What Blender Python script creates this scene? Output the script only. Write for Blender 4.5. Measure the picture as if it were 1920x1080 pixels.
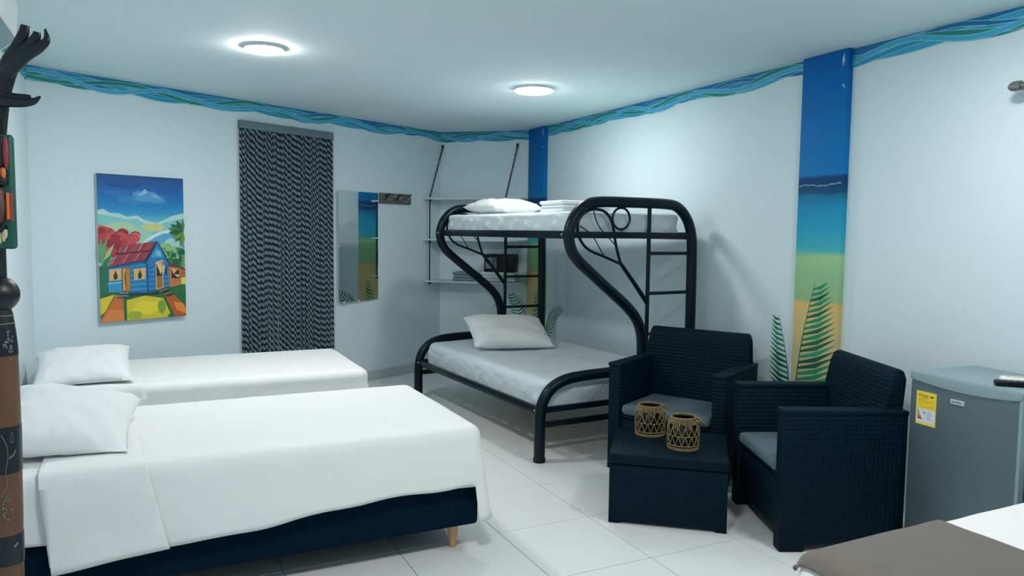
import bpy, bmesh, math, random
from mathutils import Vector, Matrix, noise

for o in list(bpy.data.objects):
    bpy.data.objects.remove(o, do_unlink=True)
SC = bpy.context.scene
COL = SC.collection
random.seed(7)

# ------------------------------------------------------------------ camera
F_PX, PITCH, ROLL, EYE = 1407.58, 0.0738, 0.0123, 1.45
cam_data = bpy.data.cameras.new('camera')
cam_data.sensor_width = 36.0
cam_data.lens = F_PX / 1920.0 * 36.0
cam_data.clip_start = 0.02
cam = bpy.data.objects.new('camera', cam_data)
COL.objects.link(cam)
_cp, _sp, _cr, _sr = math.cos(PITCH), math.sin(PITCH), math.cos(ROLL), math.sin(ROLL)
_fwd = Vector((0, _cp, -_sp)); _up = Vector((0, _sp, _cp)); _rt = Vector((1, 0, 0))
_r = _rt * _cr + _up * _sr
_u = _up * _cr - _rt * _sr
M = Matrix((( _r.x, _u.x, -_fwd.x, 0), (_r.y, _u.y, -_fwd.y, 0), (_r.z, _u.z, -_fwd.z, EYE), (0, 0, 0, 1)))
cam.matrix_world = M
SC.camera = cam

# ------------------------------------------------------------------ world, exposure
world = bpy.data.worlds.new('world'); SC.world = world
world.use_nodes = True
world.node_tree.nodes['Background'].inputs[0].default_value = (0.30, 0.42, 0.47, 1)
world.node_tree.nodes['Background'].inputs[1].default_value = 0.15
SC.view_settings.view_transform = 'Standard'
SC.view_settings.look = 'None'
SC.view_settings.exposure = 0.20
SC.view_settings.gamma = 1.0
SC.view_settings.use_curve_mapping = False
LAMP_STRENGTH = 118.0
LAMP_TINT = (1.06, 0.972, 0.935)

# ------------------------------------------------------------------ helpers
def lin(c):
    c = c / 255.0
    return c / 12.92 if c <= 0.04045 else ((c + 0.055) / 1.055) ** 2.4
def rgb(r, g, b):
    return (lin(r), lin(g), lin(b), 1.0)

MATS = {}
def mat(name, col, rough=0.6, metal=0.0, bump=0.0, bscale=40.0, var=0.0, vscale=6.0, emit=0.0, spec=0.5,
        sheen=0.0, coat=0.0, bdist=0.0):
    m = bpy.data.materials.new(name); m.use_nodes = True
    nt = m.node_tree; b = nt.nodes['Principled BSDF']
    b.inputs['Base Color'].default_value = col
    b.inputs['Roughness'].default_value = rough
    b.inputs['Metallic'].default_value = metal
    b.inputs['Specular IOR Level'].default_value = spec
    b.inputs['Sheen Weight'].default_value = sheen
    b.inputs['Coat Weight'].default_value = coat
    if emit:
        b.inputs['Emission Color'].default_value = col
        b.inputs['Emission Strength'].default_value = emit
    tc = nt.nodes.new('ShaderNodeTexCoord')
    if var:
        n = nt.nodes.new('ShaderNodeTexNoise'); n.inputs['Scale'].default_value = vscale
        n.inputs['Detail'].default_value = 5
        nt.links.new(tc.outputs['Object'], n.inputs['Vector'])
        mx = nt.nodes.new('ShaderNodeMix'); mx.data_type = 'RGBA'
        k0, k1 = 1 - var, 1 + var
        mx.inputs['A'].default_value = (col[0] * k0, col[1] * k0, col[2] * k0, 1)
        mx.inputs['B'].default_value = (min(1, col[0] * k1), min(1, col[1] * k1), min(1, col[2] * k1), 1)
        nt.links.new(n.outputs['Fac'], mx.inputs['Factor'])
        nt.links.new(mx.outputs['Result'], b.inputs['Base Color'])
    if bump:
        n2 = nt.nodes.new('ShaderNodeTexNoise'); n2.inputs['Scale'].default_value = bscale
        n2.inputs['Detail'].default_value = 6
        n2.inputs['Distortion'].default_value = bdist
        nt.links.new(tc.outputs['Object'], n2.inputs['Vector'])
        bp = nt.nodes.new('ShaderNodeBump'); bp.inputs['Strength'].default_value = bump
        bp.inputs['Distance'].default_value = 0.02
        nt.links.new(n2.outputs['Fac'], bp.inputs['Height'])
        nt.links.new(bp.outputs['Normal'], b.inputs['Normal'])
    MATS[name] = m
    return m

def math_node(nt, op, a, b=None):
    n = nt.nodes.new('ShaderNodeMath'); n.operation = op
    for i, v in enumerate((a, b)):
        if v is None: continue
        if isinstance(v, (int, float)): n.inputs[i].default_value = v
        else: nt.links.new(v, n.inputs[i])
    return n.outputs[0]

def weave_mat(name, col, cell=0.036, strength=0.6, rough=0.45):
    """flat woven resin: bumps of an over-under weave on every upright face"""
    m = mat(name, col, rough, var=0.12, vscale=9, spec=0.10)
    nt = m.node_tree; b = nt.nodes['Principled BSDF']
    tc = nt.nodes.new('ShaderNodeTexCoord'); sx = nt.nodes.new('ShaderNodeSeparateXYZ')
    nt.links.new(tc.outputs['Object'], sx.inputs[0])
    k = 2 * math.pi / cell
    s = math_node(nt, 'ADD', sx.outputs['X'], sx.outputs['Y'])
    d1 = math_node(nt, 'SINE', math_node(nt, 'MULTIPLY', math_node(nt, 'ADD', s, sx.outputs['Z']), k * 0.7))
    d2 = math_node(nt, 'SINE', math_node(nt, 'MULTIPLY', math_node(nt, 'SUBTRACT', s, sx.outputs['Z']), k * 0.7))
    h = math_node(nt, 'MULTIPLY', d1, d2)
    bp = nt.nodes.new('ShaderNodeBump'); bp.inputs['Strength'].default_value = strength
    bp.inputs['Distance'].default_value = 0.006
    nt.links.new(h, bp.inputs['Height']); nt.links.new(bp.outputs['Normal'], b.inputs['Normal'])
    return m

def paint_mat(name, rough=0.55, brush=0.10, scale=30):
    """paint whose colour is stored per face (a picture, lettering, a mural)"""
    m = bpy.data.materials.new(name); m.use_nodes = True
    nt = m.node_tree; b = nt.nodes['Principled BSDF']
    at = nt.nodes.new('ShaderNodeVertexColor'); at.layer_name = 'Col'
    tc = nt.nodes.new('ShaderNodeTexCoord')
    n = nt.nodes.new('ShaderNodeTexNoise'); n.inputs['Scale'].default_value = scale; n.inputs['Detail'].default_value = 4
    nt.links.new(tc.outputs['Object'], n.inputs['Vector'])
    f = math_node(nt, 'ADD', math_node(nt, 'MULTIPLY', n.outputs['Fac'], 2 * brush), 1 - brush)
    mx = nt.nodes.new('ShaderNodeVectorMath'); mx.operation = 'SCALE'
    nt.links.new(at.outputs['Color'], mx.inputs[0]); nt.links.new(f, mx.inputs['Scale'])
    nt.links.new(mx.outputs[0], b.inputs['Base Color'])
    b.inputs['Roughness'].default_value = rough
    MATS[name] = m
    return m

# ---- mesh helpers
def box(bm, x0, x1, y0, y1, z0, z1, bev=0.0, seg=2):
    vs = [bm.verts.new((x, y, z)) for x in (x0, x1) for y in (y0, y1) for z in (z0, z1)]
    f = [(0, 1, 3, 2), (4, 6, 7, 5), (0, 4, 5, 1), (2, 3, 7, 6), (0, 2, 6, 4), (1, 5, 7, 3)]
    fs = [bm.faces.new([vs[i] for i in q]) for q in f]
    if bev > 0:
        es = list({e for q in fs for e in q.edges})
        bmesh.ops.bevel(bm, geom=es, offset=bev, segments=seg, profile=0.5, affect='EDGES', clamp_overlap=True)

def prism(bm, pts, axis, a0, a1, bev=0.0, seg=2):
    """extrude a 2D outline along an axis; pts are the other two coordinates in xyz order"""
    def mk(p, a):
        if axis == 'x': return (a, p[0], p[1])
        if axis == 'y': return (p[0], a, p[1])
        return (p[0], p[1], a)
    A = [bm.verts.new(mk(p, a0)) for p in pts]; B = [bm.verts.new(mk(p, a1)) for p in pts]
    n = len(pts); fs = [bm.faces.new(A), bm.faces.new(B[::-1])]
    for i in range(n):
        fs.append(bm.faces.new((A[i], B[i], B[(i + 1) % n], A[(i + 1) % n])))
    if bev > 0:
        es = list({e for q in fs for e in q.edges})
        bmesh.ops.bevel(bm, geom=es, offset=bev, segments=seg, profile=0.5, affect='EDGES', clamp_overlap=True)

def smooth_path(pts, sub=6):
    P = [Vector(p) for p in pts]
    if len(P) < 3: return P
    out = []
    for i in range(len(P) - 1):
        p0 = P[i - 1] if i > 0 else P[i] * 2 - P[i + 1]
        p1, p2 = P[i], P[i + 1]
        p3 = P[i + 2] if i + 2 < len(P) else P[i + 1] * 2 - P[i]
        for k in range(sub):
            t = k / sub
            out.append(0.5 * ((2 * p1) + (p2 - p0) * t + (2 * p0 - 5 * p1 + 4 * p2 - p3) * t * t + (3 * p1 - p0 - 3 * p2 + p3) * t ** 3))
    out.append(P[-1])
    return out

def tube(bm, pts, r, n=10, closed=False, flat=1.0, cap=True):
    P = [Vector(p) for p in pts]
    N = len(P)
    R = r if isinstance(r, (list, tuple)) else [r] * N
    if len(R) != N:
        R2 = []
        for i in range(N):
            t = i / (N - 1) * (len(R) - 1); k = min(int(t), len(R) - 2)
            R2.append(R[k] + (R[k + 1] - R[k]) * (t - k))
        R = R2
    rings = []; ref = None
    for i in range(N):
        a = P[i - 1] if (i > 0 or closed) else P[i]
        c = P[(i + 1) % N] if (i < N - 1 or closed) else P[i]
        t = (c - a).normalized()
        if ref is None:
            ref = Vector((0, 0, 1)) if abs(t.z) < 0.9 else Vector((1, 0, 0))
            ref = (ref - t * ref.dot(t)).normalized()
        else:
            ref = ref - t * ref.dot(t)
            ref = ref.normalized() if ref.length > 1e-6 else t.orthogonal().normalized()
        bi = t.cross(ref)
        rings.append([bm.verts.new(P[i] + (ref * math.cos(2 * math.pi * k / n) + bi * math.sin(2 * math.pi * k / n) * flat) * R[i]) for k in range(n)])
    m = N if closed else N - 1
    for i in range(m):
        A, B = rings[i], rings[(i + 1) % N]
        for k in range(n):
            bm.faces.new((A[k], A[(k + 1) % n], B[(k + 1) % n], B[k]))
    if cap and not closed:
        bm.faces.new(rings[0][::-1]); bm.faces.new(rings[-1])

def lathe(bm, prof, c=(0, 0, 0), n=32, cap=True):
    rings = []
    for r, z in prof:
        rings.append([bm.verts.new((c[0] + r * math.cos(2 * math.pi * k / n), c[1] + r * math.sin(2 * math.pi * k / n), c[2] + z)) for k in range(n)])
    for A, B in zip(rings, rings[1:]):
        for k in range(n):
            bm.faces.new((A[k], A[(k + 1) % n], B[(k + 1) % n], B[k]))
    if cap:
        bm.faces.new(rings[0][::-1]); bm.faces.new(rings[-1])

def sphere(bm, c, r, n=16, sc=(1, 1, 1)):
    ret = bmesh.ops.create_uvsphere(bm, u_segments=n, v_segments=n // 2 + 2, radius=r)
    for v in ret['verts']:
        v.co = Vector((v.co.x * sc[0] + c[0], v.co.y * sc[1] + c[1], v.co.z * sc[2] + c[2]))

def obj(name, bm, material, parent=None, loc=(0, 0, 0), rz=0.0, smooth=35, label=None, recalc=True):
    if recalc: bmesh.ops.recalc_face_normals(bm, faces=bm.faces[:])
    me = bpy.data.meshes.new(name); bm.to_mesh(me); bm.free()
    if smooth:
        for p in me.polygons: p.use_smooth = True
        me.set_sharp_from_angle(angle=math.radians(smooth))
    if material is not None:
        for mm in (material if isinstance(material, (list, tuple)) else [material]): me.materials.append(mm)
    o = bpy.data.objects.new(name, me); COL.objects.link(o)
    o.location = loc; o.rotation_euler = (0, 0, rz)
    if parent is not None: o.parent = parent
    if label: o['label'] = label
    return o

def tag(o, label, cat, group=None, kind=None):
    o['label'] = label; o['category'] = cat
    if group: o['group'] = group
    if kind: o['kind'] = kind
    return o

def thing(name, label, cat, loc=(0, 0, 0), rz=0.0, group=None):
    o = bpy.data.objects.new(name, None); COL.objects.link(o)
    o.empty_display_size = 0.1
    o.location = loc; o.rotation_euler = (0, 0, rz)
    return tag(o, label, cat, group)

def struct(name, bm, m, label, cat, parent=None, smooth=30):
    o = obj(name, bm, m, parent, smooth=smooth)
    o['kind'] = 'structure'; o['label'] = label
    if parent is None: o['category'] = cat
    return o

def copy_tree(root, parent=None):
    c = root.copy(); COL.objects.link(c); c.parent = parent
    for ch in root.children: copy_tree(ch, c)
    return c

def new(): return bmesh.new()

def colored(bm):
    return bm.loops.layers.float_color.new('Col')
def cpoly(bm, lay, pts, col):
    try:
        f = bm.faces.new([bm.verts.new(p) for p in pts])
    except ValueError:
        return
    for l in f.loops: l[lay] = col

# frame of the room: grid directions of the floor tiles and right wall
GA = math.atan2(0.4384, 0.8988)
GU = Vector((0.8988, 0.4384, 0)); GV = Vector((-0.4384, 0.8988, 0))
def W(u, v, z=0.0): return GU * u + GV * v + Vector((0, 0, z))
H = 2.488
U_LEFT, U_RIGHT, V_REAR = -0.672, 3.54, -1.6
L0 = W(U_LEFT, 5.79); TL = math.radians(37.91)
LD = Vector((math.sin(TL), math.cos(TL), 0)); LN = Vector((math.cos(TL), -math.sin(TL), 0))
L1 = L0 + LD * 3.868
S1 = W(U_RIGHT, 6.85)
SD = (S1 - L1).normalized(); SLEN = (S1 - L1).length
SN = Vector((SD.y, -SD.x, 0))
if SN.y > 0: SN = -SN
def onL(s, z, off=0.0): return L0 + LD * s + LN * off + Vector((0, 0, z))
def onS(s, z, off=0.0): return L1 + SD * s + SN * off + Vector((0, 0, z))
def onR(v, z, off=0.0): return W(U_RIGHT - off, v, z)

# ------------------------------------------------------------------ materials
M_WALL = mat('wall_paint', rgb(209, 231, 237), 0.75, bump=0.05, bscale=90, var=0.015, vscale=2)
M_CEIL = mat('ceiling_paint', rgb(215, 236, 241), 0.8, bump=0.03, bscale=60)
M_TILE = mat('floor_tile_glaze', rgb(226, 234, 234), 0.24, var=0.03, vscale=3, spec=0.45)
M_GROUT = mat('grout', rgb(150, 160, 160), 0.9)
M_BASE = mat('baseboard_tile', rgb(178, 196, 198), 0.35)
M_SHEET = mat('white_sheet', rgb(234, 239, 240), 0.85, bump=0.10, bscale=14, bdist=0.6, sheen=0.15)
M_SATIN = mat('satin_sheet', rgb(210, 228, 232), 0.5, bump=0.45, bscale=8, bdist=1.8, sheen=0.2)  # base colour toned down to stand in for shade on the lower bunk
M_PILLOW = mat('pillow_cotton', rgb(228, 235, 237), 0.85, bump=0.08, bscale=18, sheen=0.15)
M_NAVY = mat('navy_upholstery', rgb(2, 30, 48), 0.9, bump=0.08, bscale=260, spec=0.08)
M_WOOD = mat('pale_wood', rgb(206, 160, 112), 0.5, var=0.15, vscale=18)
M_METAL = mat('black_tube_metal', rgb(1, 24, 34), 0.34, spec=0.25)
M_WEAVE = weave_mat('dark_resin_weave', rgb(2, 28, 40), 0.03, 0.32, 0.6)
M_RESIN = mat('dark_resin_plain', rgb(3, 30, 42), 0.6, spec=0.12)
M_CUSH = mat('grey_cushion', rgb(78, 100, 108), 0.9, bump=0.08, bscale=200)
M_STEEL = mat('fridge_grey', rgb(92, 112, 118), 0.42, metal=0.45, bump=0.01, bscale=200)
M_TRIM = mat('fridge_light_trim', rgb(128, 152, 160), 0.35)
M_WHITE = mat('white_plastic', rgb(225, 232, 234), 0.4)
M_BLACK = mat('black_plastic', rgb(3, 14, 22), 0.5, spec=0.3)
M_SHELF = mat('white_board', rgb(200, 214, 218), 0.5)
M_CHAIN = mat('black_strap', rgb(12, 26, 36), 0.6)
M_CANVAS = mat('canvas_edge', rgb(196, 206, 205), 0.8)
M_PAINT = paint_mat('picture_paint')
M_MURAL = paint_mat('mural_paint', 0.6, 0.05, 12)
M_PRINT = paint_mat('printed_ink', 0.5, 0.0)
M_MIRROR = mat('mirror_silver', (0.86, 0.90, 0.90, 1), 0.01, metal=1.0)
M_RAIL = mat('grey_rail', rgb(98, 122, 130), 0.6)
M_TOWEL = mat('white_towel', rgb(218, 228, 228), 0.95, bump=0.25, bscale=220, sheen=0.3)
M_GTOWEL = mat('grey_towel', rgb(128, 152, 158), 0.95, bump=0.25, bscale=220, sheen=0.3)
M_RUNNER = mat('taupe_runner', rgb(98, 94, 88), 0.8, bump=0.06, bscale=120, sheen=0.2)
M_RATTAN = mat('rattan_cord', rgb(128, 112, 78), 0.8, var=0.5, vscale=60, bump=0.2, bscale=200)
M_GLASSY = mat('dark_glass_jar', rgb(14, 24, 26), 0.12)
M_DWOOD = mat('dark_carved_wood', rgb(6, 20, 30), 0.4, var=0.25, vscale=12, bump=0.1, bscale=30)
M_BWOOD = mat('brown_carved_wood', rgb(98, 68, 50), 0.5, var=0.3, vscale=9, bump=0.1, bscale=25)
M_CARVE = mat('engraved_line', rgb(112, 124, 122), 0.7)
M_NICKEL = mat('brushed_nickel', rgb(150, 152, 150), 0.3, metal=0.9)
M_SLAT = mat('pine_slat', rgb(190, 132, 72), 0.6, var=0.2, vscale=15)
M_GLOW = bpy.data.materials.new('lamp_glow'); M_GLOW.use_nodes = True
_b = M_GLOW.node_tree.nodes['Principled BSDF']
_b.inputs['Base Color'].default_value = (0.9, 0.9, 0.9, 1)
_b.inputs['Emission Color'].default_value = (*LAMP_TINT, 1)
_b.inputs['Emission Strength'].default_value = LAMP_STRENGTH

# ------------------------------------------------------------------ room shell
poly = [W(U_LEFT, V_REAR), L0, L1, S1, W(U_RIGHT, V_REAR)]   # clockwise seen from above

def slab(a, b, n_out, z0=0.0, z1=H, t=0.12, ext=0.0):
    bm = new(); d = (b - a).normalized()
    p = [a - d * ext, b + d * ext, b + d * ext + n_out * t, a - d * ext + n_out * t]
    lo = [bm.verts.new((q.x, q.y, z0)) for q in p]; hi = [bm.verts.new((q.x, q.y, z1)) for q in p]
    bm.faces.new(lo[::-1]); bm.faces.new(hi)
    for i in range(4): bm.faces.new((lo[i], lo[(i + 1) % 4], hi[(i + 1) % 4], hi[i]))
    return bm
wall_left = struct('wall_left', slab(L0, L1, -LN), M_WALL, 'white wall with the painting and the rope curtain', 'wall')
wall_back = struct('wall_back', slab(L1, S1, -SN), M_WALL, 'short white wall behind the hanging shelves', 'wall')
wall_right = struct('wall_right', slab(S1, W(U_RIGHT, V_REAR), GU), M_WALL, 'long white wall behind the bunk bed and armchairs', 'wall')
wall_side = struct('wall_side', slab(W(U_LEFT, V_REAR), L0, -GU), M_WALL, 'white wall at the heads of the two single beds', 'wall')
wall_rear = struct('wall_rear', slab(W(U_LEFT, V_REAR), W(U_RIGHT, V_REAR), -GV), M_WALL, 'white wall closing the near end of the room', 'wall')

bm = new()
top = [bm.verts.new((p.x, p.y, H + 0.1)) for p in poly]; bot = [bm.verts.new((p.x, p.y, H)) for p in poly]
bm.faces.new(top); bm.faces.new(bot[::-1])
for i in range(5): bm.faces.new((bot[i], bot[(i + 1) % 5], top[(i + 1) % 5], top[i]))
struct('ceiling', bm, M_CEIL, 'flat pale ceiling with round lamps', 'ceiling')

bm = new()
top = [bm.verts.new((p.x, p.y, -0.002)) for p in poly]; bot = [bm.verts.new((p.x, p.y, -0.1)) for p in poly]
bm.faces.new(top); bm.faces.new(bot[::-1])
for i in range(5): bm.faces.new((bot[i], bot[(i + 1) % 5], top[(i + 1) % 5], top[i]))
floor = struct('floor', bm, M_GROUT, 'floor of large glossy off-white tiles', 'floor')

# floor tiles, one object each, cut to the room outline
def clip_poly(pts, a, b):
    """keep the part on the right side of a->b (inside for a clockwise room)"""
    out = []
    def side(p): return (b.x - a.x) * (p.y - a.y) - (b.y - a.y) * (p.x - a.x)
    for i in range(len(pts)):
        p, q = pts[i], pts[(i + 1) % len(pts)]
        sp, sq = side(p), side(q)
        if sp <= 0: out.append(p)
        if (sp < 0 < sq) or (sq < 0 < sp):
            t = sp / (sp - sq); out.append(p + (q - p) * t)
    return out
TU, TV, U_OFF, V_OFF, GAP = 0.505, 0.535, 2.012, 3.2, 0.0022
def tile_bm(pts):
    bm = new()
    c = sum(pts, Vector((0, 0, 0))) / len(pts)
    rows = []
    for inset, z in ((0.0, -0.004), (0.0, -0.0012), (0.0012, 0.0)):
        rows.append([bm.verts.new((p.x + (c.x - p.x) * inset / 0.36, p.y + (c.y - p.y) * inset / 0.36, z)) for p in pts])
    n = len(pts)
    for A, B in zip(rows, rows[1:]):
        for i in range(n): bm.faces.new((A[i], A[(i + 1) % n], B[(i + 1) % n], B[i]))
    bm.faces.new(rows[-1]); 
    return bm
full = [Vector((a, b, 0)) for a, b in ((-TU / 2 + GAP, -TV / 2 + GAP), (TU / 2 - GAP, -TV / 2 + GAP), (TU / 2 - GAP, TV / 2 - GAP), (-TU / 2 + GAP, TV / 2 - GAP))]
tile_mesh = None
for i in range(-8, 6):
    for j in range(-12, 12):
        cu, cv = U_OFF + (i + 0.5) * TU, V_OFF + (j + 0.5) * TV
        c = W(cu, cv)
        pts = [c + GU * p.x + GV * p.y for p in full]
        cl = pts
        for k in range(5):
            if len(cl) < 3: break
            cl = clip_poly(cl, poly[k], poly[(k + 1) % 5])
        if len(cl) < 3: continue
        area = abs(sum(cl[k].x * cl[(k + 1) % len(cl)].y - cl[(k + 1) % len(cl)].x * cl[k].y for k in range(len(cl)))) / 2
        if area < 0.002: continue
        if area > TU * TV * 0.97:
            if tile_mesh is None:
                o = obj('floor_tile', tile_bm(full), M_TILE, floor, loc=c, rz=GA, smooth=0)
                tile_mesh = o.data
            else:
                o = bpy.data.objects.new('floor_tile', tile_mesh); COL.objects.link(o)
                o.parent = floor; o.location = c; o.rotation_euler = (0, 0, GA)
        else:
            obj('floor_tile', tile_bm([p - c for p in cl]), M_TILE, floor, loc=c, smooth=0)

# baseboards
def baseboard(name, a, b, n_in, label):
    struct(name, slab(a, b, n_in, 0.0, 0.095, 0.012), M_BASE, label, 'baseboard')
baseboard('baseboard_left', L0 + LD * 0.02, L1 - LD * 0.012, LN, 'pale grey tile baseboard under the mirror wall')
baseboard('baseboard_back', L1 + SD * 0.012, S1 - SD * 0.012, SN, 'pale grey tile baseboard under the hanging shelves')
baseboard('baseboard_right', W(U_RIGHT, 6.49), W(U_RIGHT, 3.31), -GU, 'pale grey tile baseboard behind the bunk bed')
baseboard('baseboard_side', W(U_LEFT, V_REAR), L0 - GV * 0.02, GU, 'pale grey tile baseboard at the bed heads')

# painted pillars
def pillar_material():
    m = bpy.data.materials.new('beach_mural'); m.use_nodes = True
    nt = m.node_tree; b = nt.nodes['Principled BSDF']
    tc = nt.nodes.new('ShaderNodeTexCoord'); sx = nt.nodes.new('ShaderNodeSeparateXYZ')
    nt.links.new(tc.outputs['Object'], sx.inputs[0])
    mp = nt.nodes.new('ShaderNodeMapping'); mp.inputs['Scale'].default_value = (5, 5, 26)
    nt.links.new(tc.outputs['Object'], mp.inputs[0])
    n = nt.nodes.new('ShaderNodeTexNoise'); n.inputs['Scale'].default_value = 1.0; n.inputs['Detail'].default_value = 4
    nt.links.new(mp.outputs[0], n.inputs['Vector'])
    z = math_node(nt, 'ADD', sx.outputs['Z'], math_node(nt, 'MULTIPLY', math_node(nt, 'SUBTRACT', n.outputs['Fac'], 0.5), 0.05))
    f = math_node(nt, 'DIVIDE', z, 2.5)
    cr = nt.nodes.new('ShaderNodeValToRGB'); nt.links.new(f, cr.inputs[0])
    stops = [(0.0, (196, 192, 150)), (0.80, (203, 192, 140)), (0.98, (214, 194, 132)), (1.055, (224, 190, 118)), (1.075, (150, 190, 140)),
             (1.22, (146, 196, 148)), (1.33, (158, 206, 150)), (1.37, (70, 178, 190)), (1.50, (40, 160, 196)), (1.62, (28, 142, 188)),
             (1.685, (22, 116, 160)), (1.70, (12, 82, 122)), (1.735, (14, 74, 116)), (1.752, (8, 62, 112)), (1.785, (10, 66, 122)),
             (1.80, (0, 120, 186)), (2.1, (0, 112, 184)), (2.48, (0, 102, 176))]
    el = cr.color_ramp.elements
    while len(el) > 1: el.remove(el[-1])
    for i, (zz, c) in enumerate(stops):
        e = el[0] if i == 0 else el.new(zz / 2.5)
        e.position = zz / 2.5; e.color = rgb(*c)
    nt.links.new(cr.outputs[0], b.inputs['Base Color'])
    b.inputs['Roughness'].default_value = 0.6; b.inputs['Specular IOR Level'].default_value = 0.2
    return m
M_BEACH = pillar_material()
def pillar(v0, v1, label):
    bm = new()
    box(bm, -0.04, 0.02, v0 - (v0 + v1) / 2, v1 - (v0 + v1) / 2, 0.0, H - 0.001, bev=0.006)
    o = obj('pillar', bm, M_BEACH, None, loc=W(U_RIGHT, (v0 + v1) / 2), rz=GA)
    tag(o, label, 'pillar', kind='structure')
    # foam line of the painted wave and chipped paint
    bm = new(); lay = colored(bm); w = (v1 - v0) / 2 - 0.008
    N = 24; up, lo = [], []
    for i in range(N + 1):
        y = -w + 2 * w * i / N
        z = 1.744 + 0.002 * math.sin(i * 1.3) + 0.005 * math.sin(i * 0.35 + 1)
        t = 0.002 + 0.003 * abs(math.sin(i * 0.9))
        up.append((-0.0406, y, z + t)); lo.append((-0.0406, y, z - t))
    for i in range(N): cpoly(bm, lay, [up[i], up[i + 1], lo[i + 1], lo[i]], rgb(96, 150, 178))
    cpoly(bm, lay, [(-0.0406, -w + 0.02, 2.465), (-0.0406, -w + 0.032, 2.43), (-0.0406, -w + 0.024, 2.39), (-0.0406, -w + 0.014, 2.43)], rgb(180, 205, 222))
    cpoly(bm, lay, [(-0.0406, -w + 0.028, 2.30), (-0.0406, -w + 0.022, 2.285), (-0.0406, -w + 0.008, 2.27), (-0.0406, -w + 0.012, 2.29)], rgb(170, 200, 220))
    obj('painted_foam', bm, M_MURAL, o, smooth=0)
    return o
pillar_near = pillar(2.985, 3.306, 'painted beach pillar on the right wall behind the armchairs')
pillar_far = pillar(6.50, 6.835, 'painted beach pillar in the corner beside the hanging shelves')

def frond(parent, P, base, tip, bend, side, n=16, length=0.2, w=0.016):
    """painted palm frond; P(a, z) -> world point on a wall surface; base/tip are (a, z)"""
    bm = new(); lay = colored(bm)
    b = Vector((base[0], base[1], 0)); t = Vector((tip[0], tip[1], 0))
    d = (t - b); nrm = Vector((-d.y, d.x, 0)).normalized()
    rng = random.Random(int(1000 * (base[0] + tip[1])))
    def rac(k): return b + d * k + nrm * bend * math.sin(math.pi * k)
    def q(p, lift): return tuple(P(p.x, p.y, lift))
    for sgn in side:
        for i in range(n):
            k = 0.03 + 0.93 * i / (n - 1)
            p = rac(k)
            ln = length * (0.16 + 0.95 * math.sin(math.pi * min(1, (1 - k) * 0.62 + 0.06)) ** 0.9)
            dr = (d.normalized() * (0.42 + 0.25 * k) + nrm * sgn).normalized()
            per = Vector((-dr.y, dr.x, 0))
            c = rng.choice([(10, 104, 74), (24, 138, 96), (6, 88, 66), (40, 150, 110)])
            ww = w * (0.55 + 0.45 * (1 - k))
            mid = p + dr * ln * 0.45 + per * 0.01 * sgn
            e = p + dr * ln + per * (-0.02 * sgn) * (1 - k)
            lift = 0.0008 + 0.0001 * (i % 3)
            cpoly(bm, lay, [q(p - per * ww * 0.25, lift), q(mid - per * ww * 0.5, lift), q(e, lift), q(mid + per * ww * 0.5, lift), q(p + per * ww * 0.25, lift)], rgb(*c))
    for i in range(16):
        a, c2 = rac(i / 16), rac((i + 1) / 16)
        ww = 0.005 * (1 - i / 20)
        cpoly(bm, lay, [q(a - nrm * ww, 0.0013), q(c2 - nrm * ww, 0.0013), q(c2 + nrm * ww, 0.0013), q(a + nrm * ww, 0.0013)], rgb(18, 92, 66))
    o = obj('painted_frond', bm, M_MURAL, None, smooth=0)
    o.parent = parent
    o.matrix_parent_inverse = parent.matrix_basis.inverted()
    return o
PP = lambda a, z, l: onR(a, z, 0.04 + l)
PW = lambda a, z, l: onR(a, z, l)
PS = lambda a, z, l: onS(a, z, l)
frond(pillar_near, PP, (3.275, 0.32), (3.150, 1.174), -0.03, (1,), n=24, length=0.27, w=0.034)
frond(wall_right, PW, (3.335, 0.32), (3.455, 0.955), 0.025, (-1,), n=19, length=0.16, w=0.03)
frond(pillar_far, PP, (6.70, 0.25), (6.63, 0.86), -0.03, (1,), n=14, length=0.14, w=0.034)
frond(wall_right, PW, (6.47, 0.42), (6.165, 0.735), -0.06, (-1, 1), n=13, length=0.10, w=0.022)
frond(wall_back, PS, (0.905, 0.35), (0.78, 0.82), -0.04, (-1, 1), n=14, length=0.11, w=0.024)

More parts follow.
